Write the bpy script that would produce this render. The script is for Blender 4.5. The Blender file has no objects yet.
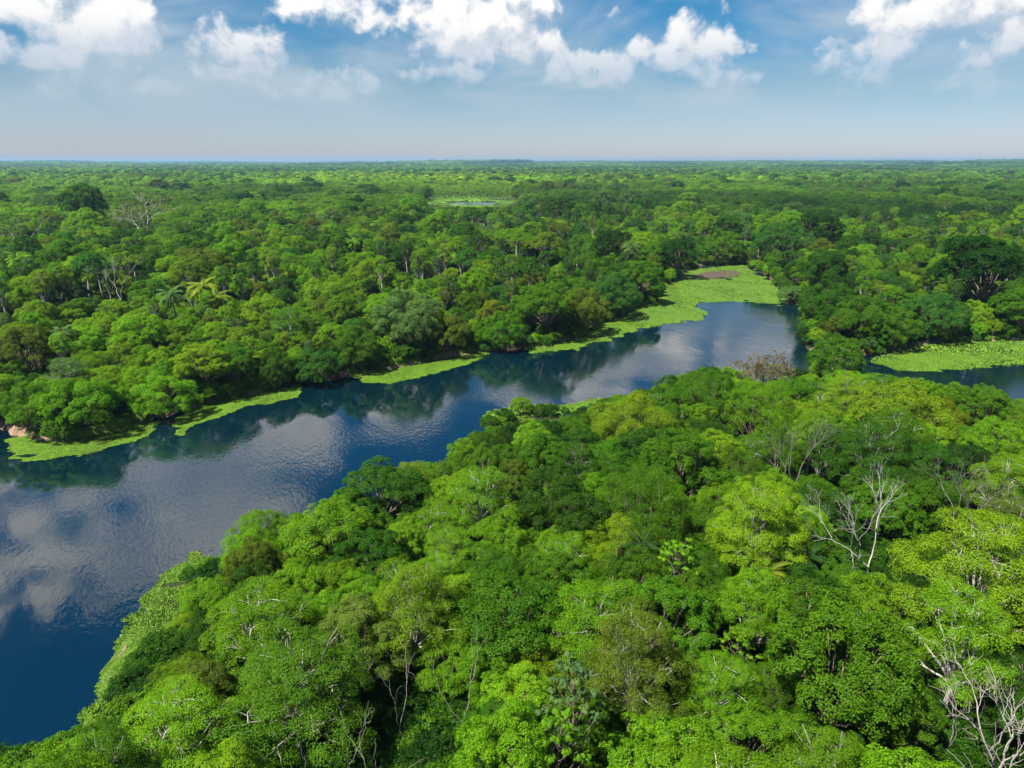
import bpy, math, random
import numpy as np
from mathutils import Vector

PI = math.pi
rng = np.random.default_rng(11)
random.seed(11)
SC = bpy.context.scene
COL = SC.collection

# ------------------------------------------------------------------ survey: where things stand (metres, drone 55 m above the water)
H = 55.0
F = 705.0
PITCH = math.atan(223.0 / F)
CP, SP = math.cos(PITCH), math.sin(PITCH)

def ground(px, py, z=0.0):
    cx, cy = (px - 512) / F, (384 - py) / F
    d = (cx, CP + cy * SP, -SP + cy * CP)
    t = (z - H) / d[2]
    return (d[0] * t, d[1] * t)

def project(x, y, z):
    dz = z - H
    fwd = y * CP - dz * SP
    up = y * SP + dz * CP
    fwd = max(fwd, 1e-3)
    return 512 + F * x / fwd, 384 - F * up / fwd, fwd

def polyline_at(pts, x):
    return float(np.interp(x, [p[0] for p in pts], [p[1] for p in pts]))

# ------------------------------------------------------------------ mesh helpers
def mesh_from(name, verts, faces=None, quads=None, mats=(), attrs=None, face_mat=None, smooth=False):
    """verts (n,3); quads (m,4) int array or faces list."""
    me = bpy.data.meshes.new(name)
    verts = np.asarray(verts, dtype=np.float32)
    q = np.asarray(quads, dtype=np.int32)
    nv, nf, k = len(verts), len(q), q.shape[1]
    me.vertices.add(nv)
    me.vertices.foreach_set('co', verts.ravel())
    me.loops.add(nf * k)
    me.loops.foreach_set('vertex_index', q.ravel())
    me.polygons.add(nf)
    me.polygons.foreach_set('loop_start', np.arange(0, nf * k, k, dtype=np.int32))
    for m in mats:
        me.materials.append(m)
    if face_mat is not None:
        me.polygons.foreach_set('material_index', np.asarray(face_mat, dtype=np.int32))
    me.update(calc_edges=True)
    if smooth:
        me.polygons.foreach_set('use_smooth', np.ones(nf, dtype=bool))
    for an, (dom, arr) in (attrs or {}).items():
        a = me.attributes.new(an, 'FLOAT', dom)
        a.data.foreach_set('value', np.asarray(arr, dtype=np.float32).ravel())
    me.validate()
    return me

def link(name, me, parent=None):
    o = bpy.data.objects.new(name, me)
    COL.objects.link(o)
    if parent is not None:
        o.parent = parent
    return o

def norm(v):
    return v / np.maximum(np.linalg.norm(v, axis=-1, keepdims=True), 1e-9)

class Tubes:
    """collects tapered branch tubes"""
    def __init__(self):
        self.v, self.q, self.n = [], [], 0
    def add(self, pts, radii, sides=6):
        pts = np.asarray(pts, float)
        radii = np.asarray(radii, float)
        tang = norm(np.gradient(pts, axis=0))
        ref = np.array([0.31, 0.83, 0.46])
        a = norm(np.cross(tang, ref)); b = np.cross(tang, a)
        ang = np.linspace(0, 2 * PI, sides, endpoint=False)
        ring = pts[:, None, :] + radii[:, None, None] * (np.cos(ang)[None, :, None] * a[:, None, :] + np.sin(ang)[None, :, None] * b[:, None, :])
        m = len(pts)
        base = self.n
        self.v.append(ring.reshape(-1, 3))
        i = np.arange(m - 1)[:, None] * sides
        j = np.arange(sides)[None, :]
        jn = (j + 1) % sides
        self.q.append((base + np.stack([i + j, i + jn, i + sides + jn, i + sides + j], -1)).reshape(-1, 4))
        self.n += m * sides
    def arrays(self):
        return np.concatenate(self.v), np.concatenate(self.q)

def curve_path(p0, p1, bend, n=7, wob=0.0, r=None):
    r = r or rng
    p0, p1 = np.asarray(p0, float), np.asarray(p1, float)
    mid = (p0 + p1) / 2 + np.asarray(bend, float)
    t = np.linspace(0, 1, n)[:, None]
    P = (1 - t) ** 2 * p0 + 2 * t * (1 - t) * mid + t ** 2 * p1
    if wob:
        w = r.normal(0, wob, (n, 3)); w[0] = 0; w[-1] = 0
        P = P + w
    return P

def leaf_quads(c, n, out, length, width, fold=0.12):
    """one pointed folded leaf per row: base c, lies in plane with normal n, points along out"""
    out = norm(out - n * np.sum(out * n, -1, keepdims=True))
    side = np.cross(n, out)
    L = length[:, None]; W = width[:, None]
    base = c - out * L * 0.5
    tip = c + out * L * 0.5 - n * L * 0.10
    lm = c + side * W * 0.5 + n * W * fold
    rm = c - side * W * 0.5 + n * W * fold
    V = np.stack([base, rm, tip, lm], 1).reshape(-1, 3)
    Q = np.arange(len(c) * 4).reshape(-1, 4)
    return V, Q

def clump_leaves(r, centres, normals, per, rad, leaf, flat=0.35, spread=0.6, aspect=0.55):
    """leaf rosettes: PER leaves round every clump centre"""
    m = len(centres)
    C = np.repeat(centres, per, 0); N = np.repeat(normals, per, 0)
    R = np.repeat(rad, per)
    off = r.normal(0, 1, (m * per, 3))
    off = off / np.maximum(1, np.linalg.norm(off, axis=1, keepdims=True) / 1.5)
    along = np.sum(off * N, -1, keepdims=True)
    off = off - N * along * (1 - flat)
    # droop of the rim
    rim = np.sum(off ** 2, -1, keepdims=True)
    P = C + off * R[:, None] * 0.62 - N * rim * R[:, None] * 0.16
    ln = norm(N + off * 0.35 + r.normal(0, spread, (m * per, 3)))
    ln[:, 2] = np.where(ln[:, 2] < -0.1, -ln[:, 2] * 0.5, ln[:, 2])
    ln = norm(ln)
    out = off + r.normal(0, 0.5, off.shape)
    L = leaf * r.uniform(0.7, 1.3, m * per)
    V, Q = leaf_quads(P, ln, out, L, L * aspect)
    cl = np.repeat(r.uniform(0, 1, m), per)
    var = np.clip(0.55 * cl + 0.45 * r.uniform(0, 1, m * per), 0, 1)
    return V, Q, var

def lobe_clumps(r, lobes, density, upbias=0.45, low=-0.35, inner=0.15):
    """clump centres over the outside of a set of ellipsoid lobes; lobes rows: cx cy cz rx ry rz"""
    cs, ns = [], []
    for i, L in enumerate(lobes):
        c, rad = L[:3], L[3:]
        area = 4 * PI * ((rad[0] * rad[1]) ** 1.6 / 3 + 2 * (rad[0] * rad[2]) ** 1.6 / 3) ** (1 / 1.6)
        k = max(6, int(area * density))
        d = norm(r.normal(0, 1, (k * 2, 3)))
        d = d[d[:, 2] > low][:k]
        s = np.where(r.uniform(0, 1, len(d)) < inner, r.uniform(0.45, 0.8, len(d)), r.uniform(0.86, 1.08, len(d)))
        p = c + d * rad * s[:, None]
        keep = np.ones(len(p), bool)
        for j, M in enumerate(lobes):
            if j != i:
                keep &= (((p - M[:3]) / M[3:]) ** 2).sum(1) > 0.62
        n = norm(d / rad * rad.mean() * 0.75 + np.array([0, 0, upbias]) + r.normal(0, 0.22, d.shape))
        cs.append(p[keep]); ns.append(n[keep])
    return np.concatenate(cs), np.concatenate(ns)

# ------------------------------------------------------------------ materials
def new_mat(name):
    m = bpy.data.materials.new(name)
    m.use_nodes = True
    nt = m.node_tree
    nt.nodes.clear()
    out = nt.nodes.new('ShaderNodeOutputMaterial')
    return m, nt, out

def N(nt, kind, **kw):
    n = nt.nodes.new(kind)
    for k, v in kw.items():
        setattr(n, k, v)
    return n

def mathn(nt, op, a, b=None, c=None, clamp=False):
    n = nt.nodes.new('ShaderNodeMath'); n.operation = op; n.use_clamp = clamp
    for i, x in enumerate((a, b, c)):
        if x is None: continue
        if isinstance(x, (int, float)): n.inputs[i].default_value = x
        else: nt.links.new(x, n.inputs[i])
    return n.outputs[0]

def vmath(nt, op, a, b=None, scale=None):
    n = nt.nodes.new('ShaderNodeVectorMath'); n.operation = op
    for i, x in enumerate((a, b)):
        if x is None: continue
        if isinstance(x, (tuple, list)): n.inputs[i].default_value = x
        else: nt.links.new(x, n.inputs[i])
    if scale is not None:
        if isinstance(scale, (int, float)): n.inputs['Scale'].default_value = scale
        else: nt.links.new(scale, n.inputs['Scale'])
    return n.outputs[0]

def mixc(nt, fac, a, b, blend='MIX'):
    n = nt.nodes.new('ShaderNodeMix'); n.data_type = 'RGBA'; n.blend_type = blend
    for sock, x in ((n.inputs[0], fac), (n.inputs[6], a), (n.inputs[7], b)):
        if isinstance(x, (int, float)): sock.default_value = x
        elif isinstance(x, (tuple, list)): sock.default_value = tuple(x) + (1,) * (4 - len(x))
        else: nt.links.new(x, sock)
    return n.outputs[2]

def ramp(nt, fac, stops):
    n = nt.nodes.new('ShaderNodeValToRGB')
    e = n.color_ramp.elements
    while len(e) < len(stops): e.new(0.5)
    for el, (p, c) in zip(e, stops):
        el.position = p
        el.color = tuple(c) + (1,) * (4 - len(c)) if isinstance(c, (tuple, list)) else (c, c, c, 1)
    nt.links.new(fac, n.inputs[0])
    return n.outputs[0]

def smooth(nt, x, lo, hi):
    n = nt.nodes.new('ShaderNodeMapRange'); n.interpolation_type = 'SMOOTHSTEP'
    nt.links.new(x, n.inputs[0])
    n.inputs[1].default_value = lo; n.inputs[2].default_value = hi
    return n.outputs[0]

def noise(nt, vec, scale, detail=4, rough=0.55, dist=0.0):
    n = nt.nodes.new('ShaderNodeTexNoise')
    n.inputs['Scale'].default_value = scale; n.inputs['Detail'].default_value = detail
    n.inputs['Roughness'].default_value = rough; n.inputs['Distortion'].default_value = dist
    if vec is not None: nt.links.new(vec, n.inputs['Vector'])
    return n.outputs['Fac']

def leaf_material():
    m, nt, out = new_mat('leaf')
    tint = N(nt, 'ShaderNodeAttribute', attribute_type='INSTANCER', attribute_name='tint').outputs['Vector']
    lv = N(nt, 'ShaderNodeAttribute', attribute_type='GEOMETRY', attribute_name='leaf_var').outputs['Fac']
    cv = N(nt, 'ShaderNodeAttribute', attribute_type='GEOMETRY', attribute_name='crown_var').outputs['Fac']
    warm = vmath(nt, 'MULTIPLY', tint, (1.35, 1.22, 0.70))
    cold = vmath(nt, 'MULTIPLY', tint, (0.65, 0.78, 0.95))
    c1 = mixc(nt, lv, cold, warm)
    warm2 = vmath(nt, 'MULTIPLY', c1, (1.50, 1.38, 0.9))
    cold2 = vmath(nt, 'MULTIPLY', c1, (0.52, 0.64, 0.90))
    c2 = mixc(nt, cv, cold2, warm2)
    p = N(nt, 'ShaderNodeBsdfPrincipled')
    nt.links.new(c2, p.inputs['Base Color'])
    p.inputs['Roughness'].default_value = 0.5
    p.inputs['Specular IOR Level'].default_value = 0.10
    tr = N(nt, 'ShaderNodeBsdfTranslucent')
    nt.links.new(vmath(nt, 'MULTIPLY', c2, (1.5, 1.5, 0.7)), tr.inputs['Color'])
    mx = N(nt, 'ShaderNodeMixShader'); mx.inputs[0].default_value = 0.42
    nt.links.new(p.outputs[0], mx.inputs[1]); nt.links.new(tr.outputs[0], mx.inputs[2])
    nt.links.new(mx.outputs[0], out.inputs['Surface'])
    return m

def bark_material(name, a, b):
    m, nt, out = new_mat(name)
    tc = N(nt, 'ShaderNodeTexCoord').outputs['Object']
    st = vmath(nt, 'MULTIPLY', tc, (3.0, 3.0, 0.9))
    f = noise(nt, st, 1.6, 5, 0.65)
    col = ramp(nt, f, [(0.3, a), (0.7, b)])
    p = N(nt, 'ShaderNodeBsdfPrincipled'); p.inputs['Roughness'].default_value = 0.85
    p.inputs['Specular IOR Level'].default_value = 0.15
    nt.links.new(col, p.inputs['Base Color'])
    nt.links.new(p.outputs[0], out.inputs['Surface'])
    return m

def ground_material():
    m, nt, out = new_mat('forest_soil')
    geo = N(nt, 'ShaderNodeNewGeometry')
    pos = geo.outputs['Position']
    f1 = noise(nt, pos, 0.35, 6, 0.65); f2 = noise(nt, pos, 2.2, 4, 0.6)
    litter = ramp(nt, f1, [(0.3, (0.012, 0.018, 0.006)), (0.5, (0.020, 0.030, 0.008)), (0.72, (0.032, 0.026, 0.014))])
    clay = ramp(nt, f2, [(0.25, (0.10, 0.062, 0.042)), (0.55, (0.19, 0.125, 0.088)), (0.8, (0.30, 0.21, 0.15))])
    sx = N(nt, 'ShaderNodeSeparateXYZ'); nt.links.new(geo.outputs['True Normal'], sx.inputs[0])
    steep = smooth(nt, sx.outputs[2], 0.93, 0.78)
    col = mixc(nt, steep, litter, clay)
    p = N(nt, 'ShaderNodeBsdfPrincipled'); p.inputs['Roughness'].default_value = 0.95
    p.inputs['Specular IOR Level'].default_value = 0.1
    nt.links.new(col, p.inputs['Base Color'])
    bp = N(nt, 'ShaderNodeBump'); bp.inputs['Strength'].default_value = 0.6; bp.inputs['Distance'].default_value = 0.3
    nt.links.new(f2, bp.inputs['Height']); nt.links.new(bp.outputs[0], p.inputs['Normal'])
    nt.links.new(p.outputs[0], out.inputs['Surface'])
    return m

def water_material():
    m, nt, out = new_mat('river_water')
    pos = N(nt, 'ShaderNodeNewGeometry').outputs['Position']
    rot = N(nt, 'ShaderNodeVectorRotate'); rot.rotation_type = 'Z_AXIS'
    rot.inputs['Angle'].default_value = math.radians(-28)
    nt.links.new(pos, rot.inputs['Vector'])
    st = vmath(nt, 'MULTIPLY', rot.outputs[0], (1.0, 0.36, 1.0))
    w1 = noise(nt, st, 1.7, 3, 0.5, 0.35)
    w2 = noise(nt, st, 0.22, 2, 0.5)
    # calmer and rougher patches of surface, as breeze leaves them
    patch = smooth(nt, noise(nt, pos, 0.028, 3, 0.5), 0.36, 0.66)
    amp = mathn(nt, 'MULTIPLY_ADD', patch, 0.95, 0.05)
    w3 = noise(nt, st, 4.5, 2, 0.5)
    w1 = mathn(nt, 'MULTIPLY_ADD', w3, 0.28, w1)
    hgt = mathn(nt, 'MULTIPLY_ADD', mathn(nt, 'MULTIPLY', w1, amp), 1.0, mathn(nt, 'MULTIPLY', w2, 0.8))
    bp = N(nt, 'ShaderNodeBump'); bp.inputs['Strength'].default_value = 1.0; bp.inputs['Distance'].default_value = 0.040
    nt.links.new(hgt, bp.inputs['Height'])
    depth = noise(nt, pos, 0.02, 3, 0.5)
    col = ramp(nt, depth, [(0.3, (0.0003, 0.006, 0.010)), (0.7, (0.0004, 0.009, 0.015))])
    p = N(nt, 'ShaderNodeBsdfPrincipled')
    nt.links.new(col, p.inputs['Base Color'])
    p.inputs['Roughness'].default_value = 0.045
    p.inputs['IOR'].default_value = 2.1
    nt.links.new(bp.outputs[0], p.inputs['Normal'])
    nt.links.new(p.outputs[0], out.inputs['Surface'])
    return m

def marsh_material():
    m, nt, out = new_mat('marsh_grass')
    pos = N(nt, 'ShaderNodeNewGeometry').outputs['Position']
    st = vmath(nt, 'MULTIPLY', pos, (1.0, 0.55, 1.0))
    f = noise(nt, st, 0.12, 7, 0.66, 0.8)
    f2 = noise(nt, pos, 0.9, 4, 0.6)
    base = ramp(nt, f, [(0.25, (0.075, 0.062, 0.028)), (0.34, (0.065, 0.115, 0.008)), (0.50, (0.082, 0.172, 0.009)), (0.68, (0.108, 0.190, 0.012)), (0.84, (0.13, 0.14, 0.040))])
    lv = N(nt, 'ShaderNodeAttribute', attribute_type='GEOMETRY', attribute_name='leaf_var').outputs['Fac']
    k = mathn(nt, 'MULTIPLY_ADD', mathn(nt, 'ADD', lv, f2), 0.85, 0.10)
    col = vmath(nt, 'SCALE', base, scale=k)
    p = N(nt, 'ShaderNodeBsdfPrincipled'); p.inputs['Roughness'].default_value = 0.6
    p.inputs['Specular IOR Level'].default_value = 0.2
    nt.links.new(col, p.inputs['Base Color'])
    nt.links.new(p.outputs[0], out.inputs['Surface'])
    return m

LEAF = leaf_material()
BARK = bark_material('brown_bark', (0.07, 0.055, 0.04), (0.19, 0.155, 0.12))
PALE = bark_material('pale_bark', (0.17, 0.155, 0.13), (0.34, 0.31, 0.27))
DEADW = bark_material('bleached_wood', (0.13, 0.118, 0.105), (0.28, 0.26, 0.235))
GREYW = bark_material('grey_wood', (0.085, 0.076, 0.068), (0.19, 0.17, 0.155))
CHALK = bark_material('white_wood', (0.22, 0.205, 0.185), (0.42, 0.40, 0.36))
SOIL = ground_material()
WATER = water_material()
MARSH = marsh_material()

# ------------------------------------------------------------------ tree kinds (each returns trunk arrays, leaf arrays)
class Proto:
    pass
PROTOS = {}

def finish_proto(name, tubes, leaves, height, radius, bark):
    p = Proto(); p.name = name; p.h = height; p.r = radius; p.bark = bark
    tv, tq = tubes.arrays()
    p.trunk = mesh_from('trunk', tv, quads=tq, mats=[bark], smooth=True)
    if leaves is not None:
        lv, lq, var = leaves
        p.crown = mesh_from('crown', lv, quads=lq, mats=[LEAF], attrs={'leaf_var': ('FACE', var), 'crown_var': ('FACE', np.full(len(var), 0.45))})
        # the same tree as one mesh, for the far-off wood
        V = np.concatenate([lv, tv]); Q = np.concatenate([lq, tq + len(lv)])
        fm = np.concatenate([np.zeros(len(lq)), np.ones(len(tq))])
        va = np.concatenate([var, np.zeros(len(tq))])
        p.whole = mesh_from('tree_' + name, V, quads=Q, mats=[LEAF, bark], face_mat=fm, attrs={'leaf_var': ('FACE', va), 'crown_var': ('FACE', np.full(len(va), 0.45))})
    else:
        p.crown = None
        p.whole = p.trunk
    PROTOS[name] = p
    return p

def limbs_to(r, tb, fork, lobes, r0, twigs=3, zfrac=0.35):
    for L in lobes:
        c = L[:3] - np.array([0, 0, L[5] * zfrac])
        b = (c - fork) * np.array([-0.12, -0.12, 0.0]) + np.array([0, 0, -0.12 * np.linalg.norm(c - fork)]) + r.normal(0, 0.25, 3)
        P = curve_path(fork, c, b, 7, 0.08, r)
        tb.add(P, np.linspace(r0 * 0.62, r0 * 0.2, 7), 5)
        for _ in range(twigs):
            d = norm(r.normal(0, 1, 3)); d[2] = abs(d[2]) * 0.7
            e = L[:3] + d * L[3:] * 0.85
            tb.add(curve_path(P[4 + r.integers(0, 3)], e, r.normal(0, 0.2, 3), 5, 0.05, r), np.linspace(r0 * 0.2, r0 * 0.05, 5), 4)

def domed(name, seed, height=12.0, radius=5.0, n_lobes=13, leaf=0.34, per=42, dens=1.05, lobe_r=(1.5, 2.3), flat=0.72, bark=None, clump=0.72, base=0.30, aspect=0.55, spread=0.55):
    r = np.random.default_rng(seed)
    lobes = []
    zc = height * (base + 1) / 2 - 0.2
    hz = height * (1 - base) / 2
    ga = PI * (3 - math.sqrt(5))
    sec = r.uniform(0.68, 1.18, 7)
    for i in range(n_lobes):
        if r.uniform() < 0.10: continue
        t = (i + 0.5) / n_lobes
        zz = 1 - 1.62 * t                      # top to a little under the middle
        rr = math.sqrt(max(0.0, 1 - zz * zz))
        a = i * ga + r.uniform(-0.4, 0.4)
        lr = r.uniform(*lobe_r)
        k = r.uniform(0.78, 1.08) * float(np.interp((a % (2 * PI)) / (2 * PI) * 7, np.arange(8), np.append(sec, sec[0])))
        lobes.append([math.cos(a) * rr * (radius - lr * 0.7) * k, math.sin(a) * rr * (radius - lr * 0.7) * k,
                      zc + zz * (hz - lr * 0.5) * r.uniform(0.72, 1.16), lr * r.uniform(0.9, 1.2), lr * r.uniform(0.9, 1.2), lr * flat * r.uniform(0.85, 1.15)])
    lobes = np.array(lobes)
    c, n = lobe_clumps(r, lobes, dens)
    V, Q, var = clump_leaves(r, c, n, per, clump * r.uniform(0.7, 1.25, len(c)), leaf, aspect=aspect, spread=spread)
    tb = Tubes()
    r0 = 0.011 * height + 0.06
    fork = np.array([r.uniform(-.4, .4), r.uniform(-.4, .4), height * base * 0.75])
    tb.add(curve_path((0, 0, -0.6), fork, (r.uniform(-.3, .3), r.uniform(-.3, .3), 0), 7), np.linspace(r0 * 1.35, r0 * 0.9, 7), 8)
    limbs_to(r, tb, fork, lobes, r0)
    return finish_proto(name, tb, (V, Q, var), height, radius, bark or BARK)

def layered(name, seed, height=13.0, radius=6.0, layers=4, per_layer=5, leaf=0.26, per=46, dens=0.9, bark=None, base=0.5, clump=0.85):
    """airy tree of flat sprays held on pale spreading limbs"""
    r = np.random.default_rng(seed)
    lobes = []
    for l in range(layers):
        t = l / max(1, layers - 1)
        z = height * (base + (0.97 - base) * t)
        rad = radius * (1.0 - 0.62 * t ** 1.4)
        k = max(2, int(round(per_layer * (1 - 0.45 * t))))
        a0 = r.uniform(0, 2 * PI)
        for i in range(k):
            a = a0 + i * 2 * PI / k + r.uniform(-0.35, 0.35)
            rr = rad * r.uniform(0.45, 0.82)
            s = r.uniform(1.4, 2.4) * radius / 6
            lobes.append([math.cos(a) * rr, math.sin(a) * rr, z + r.uniform(-.5, .5), s * r.uniform(0.9, 1.4), s * r.uniform(0.9, 1.4), s * r.uniform(0.26, 0.4)])
    lobes = np.array(lobes)
    c, n = lobe_clumps(r, lobes, dens, upbias=1.0, low=-0.5, inner=0.1)
    V, Q, var = clump_leaves(r, c, n, per, clump * r.uniform(0.7, 1.3, len(c)), leaf, flat=0.22, spread=0.38, aspect=0.5)
    tb = Tubes()
    r0 = 0.016 * height + 0.07
    fork = np.array([r.uniform(-.7, .7), r.uniform(-.7, .7), height * base * 0.72])
    tb.add(curve_path((0, 0, -0.6), fork, (r.uniform(-.5, .5), r.uniform(-.5, .5), 0), 8), np.linspace(r0 * 1.3, r0 * 0.85, 8), 8)
    limbs_to(r, tb, fork, lobes, r0, twigs=4, zfrac=0.6)
    return finish_proto(name, tb, (V, Q, var), height, radius, bark or PALE)

def umbrella(name, seed, height=17.0, radius=5.5, bark=None, n=17, dens=1.0):
    """emergent: tall clean pale trunk, shallow open crown of separate puffs"""
    r = np.random.default_rng(seed)
    lobes = []
    for i in range(n):
        a = i * 2.4 + r.uniform(-.3, .3); rr = radius * math.sqrt((i + 0.4) / n) * 0.85
        s = r.uniform(1.0, 1.8)
        lobes.append([math.cos(a) * rr, math.sin(a) * rr, height - 1.2 - 0.13 * rr * rr + r.uniform(-1.6, .5), s * 1.1, s * 1.1, s * 0.7])
    lobes = np.array(lobes)
    c, nn = lobe_clumps(r, lobes, dens, upbias=0.7)
    V, Q, var = clump_leaves(r, c, nn, 56, 0.62 * r.uniform(0.7, 1.25, len(c)), 0.24)
    tb = Tubes()
    r0 = 0.26
    fork = np.array([r.uniform(-.6, .6), r.uniform(-.6, .6), height * 0.68])
    tb.add(curve_path((0, 0, -0.6), fork, (r.uniform(-.6, .6), r.uniform(-.6, .6), 0), 9), np.linspace(r0 * 1.5, r0 * 0.8, 9), 8)
    limbs_to(r, tb, fork, lobes, r0, twigs=3, zfrac=0.5)
    return finish_proto(name, tb, (V, Q, var), height, radius, bark or PALE)

def cecropia(name, seed, height=12.0, radius=3.0, n=34):
    """thin pale candelabra branches, each ending in a wheel of big lobed leaves"""
    r = np.random.default_rng(seed)
    tb = Tubes()
    tb.add(curve_path((0, 0, -0.6), (0.3, 0.1, height * 0.93), (0.3, -0.3, 0), 9), np.linspace(0.13, 0.05, 9), 7)
    heads = [np.array([0.3, 0.1, height])]
    for i in range(n):
        t = 0.45 + 0.5 * i / n
        a = i * 2.4
        L = radius * (1.15 - 0.75 * (i / n)) * r.uniform(0.6, 1.0)
        p0 = np.array([0.3 * t, 0.1 * t, height * t])
        p1 = p0 + np.array([math.cos(a) * L, math.sin(a) * L, 0.75 * L + 0.6])
        tb.add(curve_path(p0, p1, (0, 0, -0.35 * L), 6), np.linspace(0.04, 0.022, 6), 5)
        heads.append(p1)
    cs, ns, outs, Ls, Ws, vs = [], [], [], [], [], []
    for h in heads:
        hv = r.uniform(0, 1)
        for k in range(11):
            a = k * 2.4 + r.uniform(-.3, .3)
            el = r.uniform(-0.1, 0.5)
            d = np.array([math.cos(a), math.sin(a), el])
            lc = h + d * r.uniform(0.15, 0.5)
            nz = norm(np.array([math.cos(a) * 0.55, math.sin(a) * 0.55, 0.8]) + r.normal(0, 0.2, 3))
            u = norm(np.cross(nz, [0.2, 0.9, 0.1])); v = np.cross(nz, u)
            for j in range(8):                   # fingers of one lobed leaf
                b = j * 2 * PI / 8
                o = u * math.cos(b) + v * math.sin(b)
                cs.append(lc + o * 0.12 - nz * 0.05); ns.append(norm(nz + o * 0.25)); outs.append(o)
                Ls.append(0.27 * r.uniform(0.85, 1.1)); Ws.append(0.11); vs.append(0.6 * hv + 0.4 * r.uniform())
    V, Q = leaf_quads(np.array(cs), np.array(ns), np.array(outs), np.array(Ls), np.array(Ws))
    return finish_proto(name, tb, (V, Q, np.array(vs)), height, radius, BARK)

def shrub(name, seed, height=3.2, radius=2.4, n=11, leaf=0.17, per=60, dens=1.9):
    r = np.random.default_rng(seed)
    lobes = []
    for i in range(n):
        a = i * 2.4 + r.uniform(-.4, .4); rr = radius * 0.62 * math.sqrt(i / n)
        s = r.uniform(0.6, 1.2) * radius / 2.4
        lobes.append([math.cos(a) * rr, math.sin(a) * rr, max(s * 0.5, height - s * 0.8 - 0.32 * rr * rr / radius * 2 + r.uniform(-.5, .2)), s, s, s * 0.85])
    lobes = np.array(lobes)
    c, nn = lobe_clumps(r, lobes, dens, upbias=0.5, low=-0.7)
    V, Q, var = clump_leaves(r, c, nn, per, 0.45 * r.uniform(0.7, 1.25, len(c)), leaf)
    tb = Tubes()
    for L in lobes:
        tb.add(curve_path((r.uniform(-.25, .25), r.uniform(-.25, .25), -0.4), L[:3], r.normal(0, 0.2, 3), 6, 0.04, r), np.linspace(0.06, 0.02, 6), 5)
    return finish_proto(name, tb, (V, Q, var), height, radius, BARK)

def palm(name, seed, height=11.0, n_fronds=28, flen=3.4, trunk_r=0.16):
    r = np.random.default_rng(seed)
    tb = Tubes()
    top = np.array([r.uniform(-.8, .8), r.uniform(-.8, .8), height - flen * 0.45])
    tb.add(curve_path((0, 0, -0.6), top, (r.uniform(-.4, .4), r.uniform(-.4, .4), 0), 9), np.linspace(trunk_r * 1.3, trunk_r, 9), 8)
    cs, ns, outs, Ls, Ws, vs = [], [], [], [], [], []
    for i in range(n_fronds):
        a = i * 2.4 + r.uniform(-.2, .2)
        lift = 1.25 - 1.5 * (i / n_fronds) + r.uniform(-.12, .12)
        dirh = np.array([math.cos(a), math.sin(a), 0.0])
        L = flen * r.uniform(0.85, 1.1)
        m = 32
        t = np.linspace(0.06, 1, m)
        el = lift - 1.5 * t
        step = L / m
        pts = top + np.cumsum(np.stack([np.cos(el) * dirh[0], np.cos(el) * dirh[1], np.sin(el)], 1) * step, 0)
        tb.add(pts[::3], np.linspace(0.02, 0.006, len(pts[::3])), 4)
        tg = norm(np.gradient(pts, axis=0)); side = norm(np.cross(tg, [0, 0, 1.0]) + 1e-6); up = np.cross(side, tg)
        fv = r.uniform(0, 1)
        for s in (-1, 1):
            ll = 0.85 * flen / 3.6 * np.sin(PI * (0.12 + 0.83 * t)) ** 0.6
            o = norm(side * s + tg * 0.65 - up * 0.35 + r.normal(0, 0.06, pts.shape))
            cs.append(pts + o * ll[:, None] * 0.5); outs.append(o); ns.append(norm(up + side * s * 0.35))
            Ls.append(ll); Ws.append(np.full(m, 0.12)); vs.append(np.full(m, 0.55 * fv) + r.uniform(0, .4, m))
    V, Q = leaf_quads(np.concatenate(cs), np.concatenate(ns), np.concatenate(outs), np.concatenate(Ls), np.concatenate(Ws))
    return finish_proto(name, tb, (V, Q, np.concatenate(vs)), height, flen * 0.9, GREYW)

def bare(name, seed, height=11.0, spread=0.55, depth=4, lean=(0, 0), r0=0.2, wood=None, leafy=0, kids=(2, 4), first=0.42, leaf=0.2):
    """leafless tree: trunk plus forking limbs down to twigs"""
    r = np.random.default_rng(seed)
    tb = Tubes()
    tips = []
    def grow(p, d, L, rad, k):
        e = p + d * L
        P = curve_path(p, e, r.normal(0, 0.07 * L, 3), 6, 0.025 * L, r)
        tb.add(P, np.linspace(rad, rad * 0.6, 6), 6 if rad > 0.06 else 4)
        if k == 0:
            tips.append(e); return
        nk = int(r.integers(kids[0], kids[1] + 1))
        a0 = r.uniform(0, 2 * PI)
        u = norm(np.cross(d, [0.3, 0.5, 0.81])); v = np.cross(d, u)
        for i in range(nk):
            a = a0 + i * 2 * PI / nk + r.uniform(-.5, .5)
            s = spread * r.uniform(0.6, 1.3)
            nd = norm(d * math.cos(s) + (u * math.cos(a) + v * math.sin(a)) * math.sin(s) + np.array([0, 0, 0.10]))
            q = P[-1] if i < 2 else P[r.integers(2, 5)]
            grow(q, nd, L * r.uniform(0.58, 0.86), rad * 0.60, k - 1)
    L0 = height * first
    grow(np.array([0, 0, -0.6]), norm(np.array([lean[0], lean[1], 1.0])), L0 + 0.6, r0, depth)
    leaves = None
    tp = np.array(tips)
    if leafy:
        sel = tp[r.uniform(0, 1, len(tp)) < min(1.0, leafy)]
        nn = norm(r.normal(0, 0.5, sel.shape) + [0, 0, 0.6])
        leaves = clump_leaves(r, sel, nn, 26, np.full(len(sel), 0.5), leaf)
    hh = tp[:, 2].max()
    rr = np.percentile(np.linalg.norm(tp[:, :2], axis=1), 90)
    return finish_proto(name, tb, leaves, hh, rr, wood or DEADW)

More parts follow.
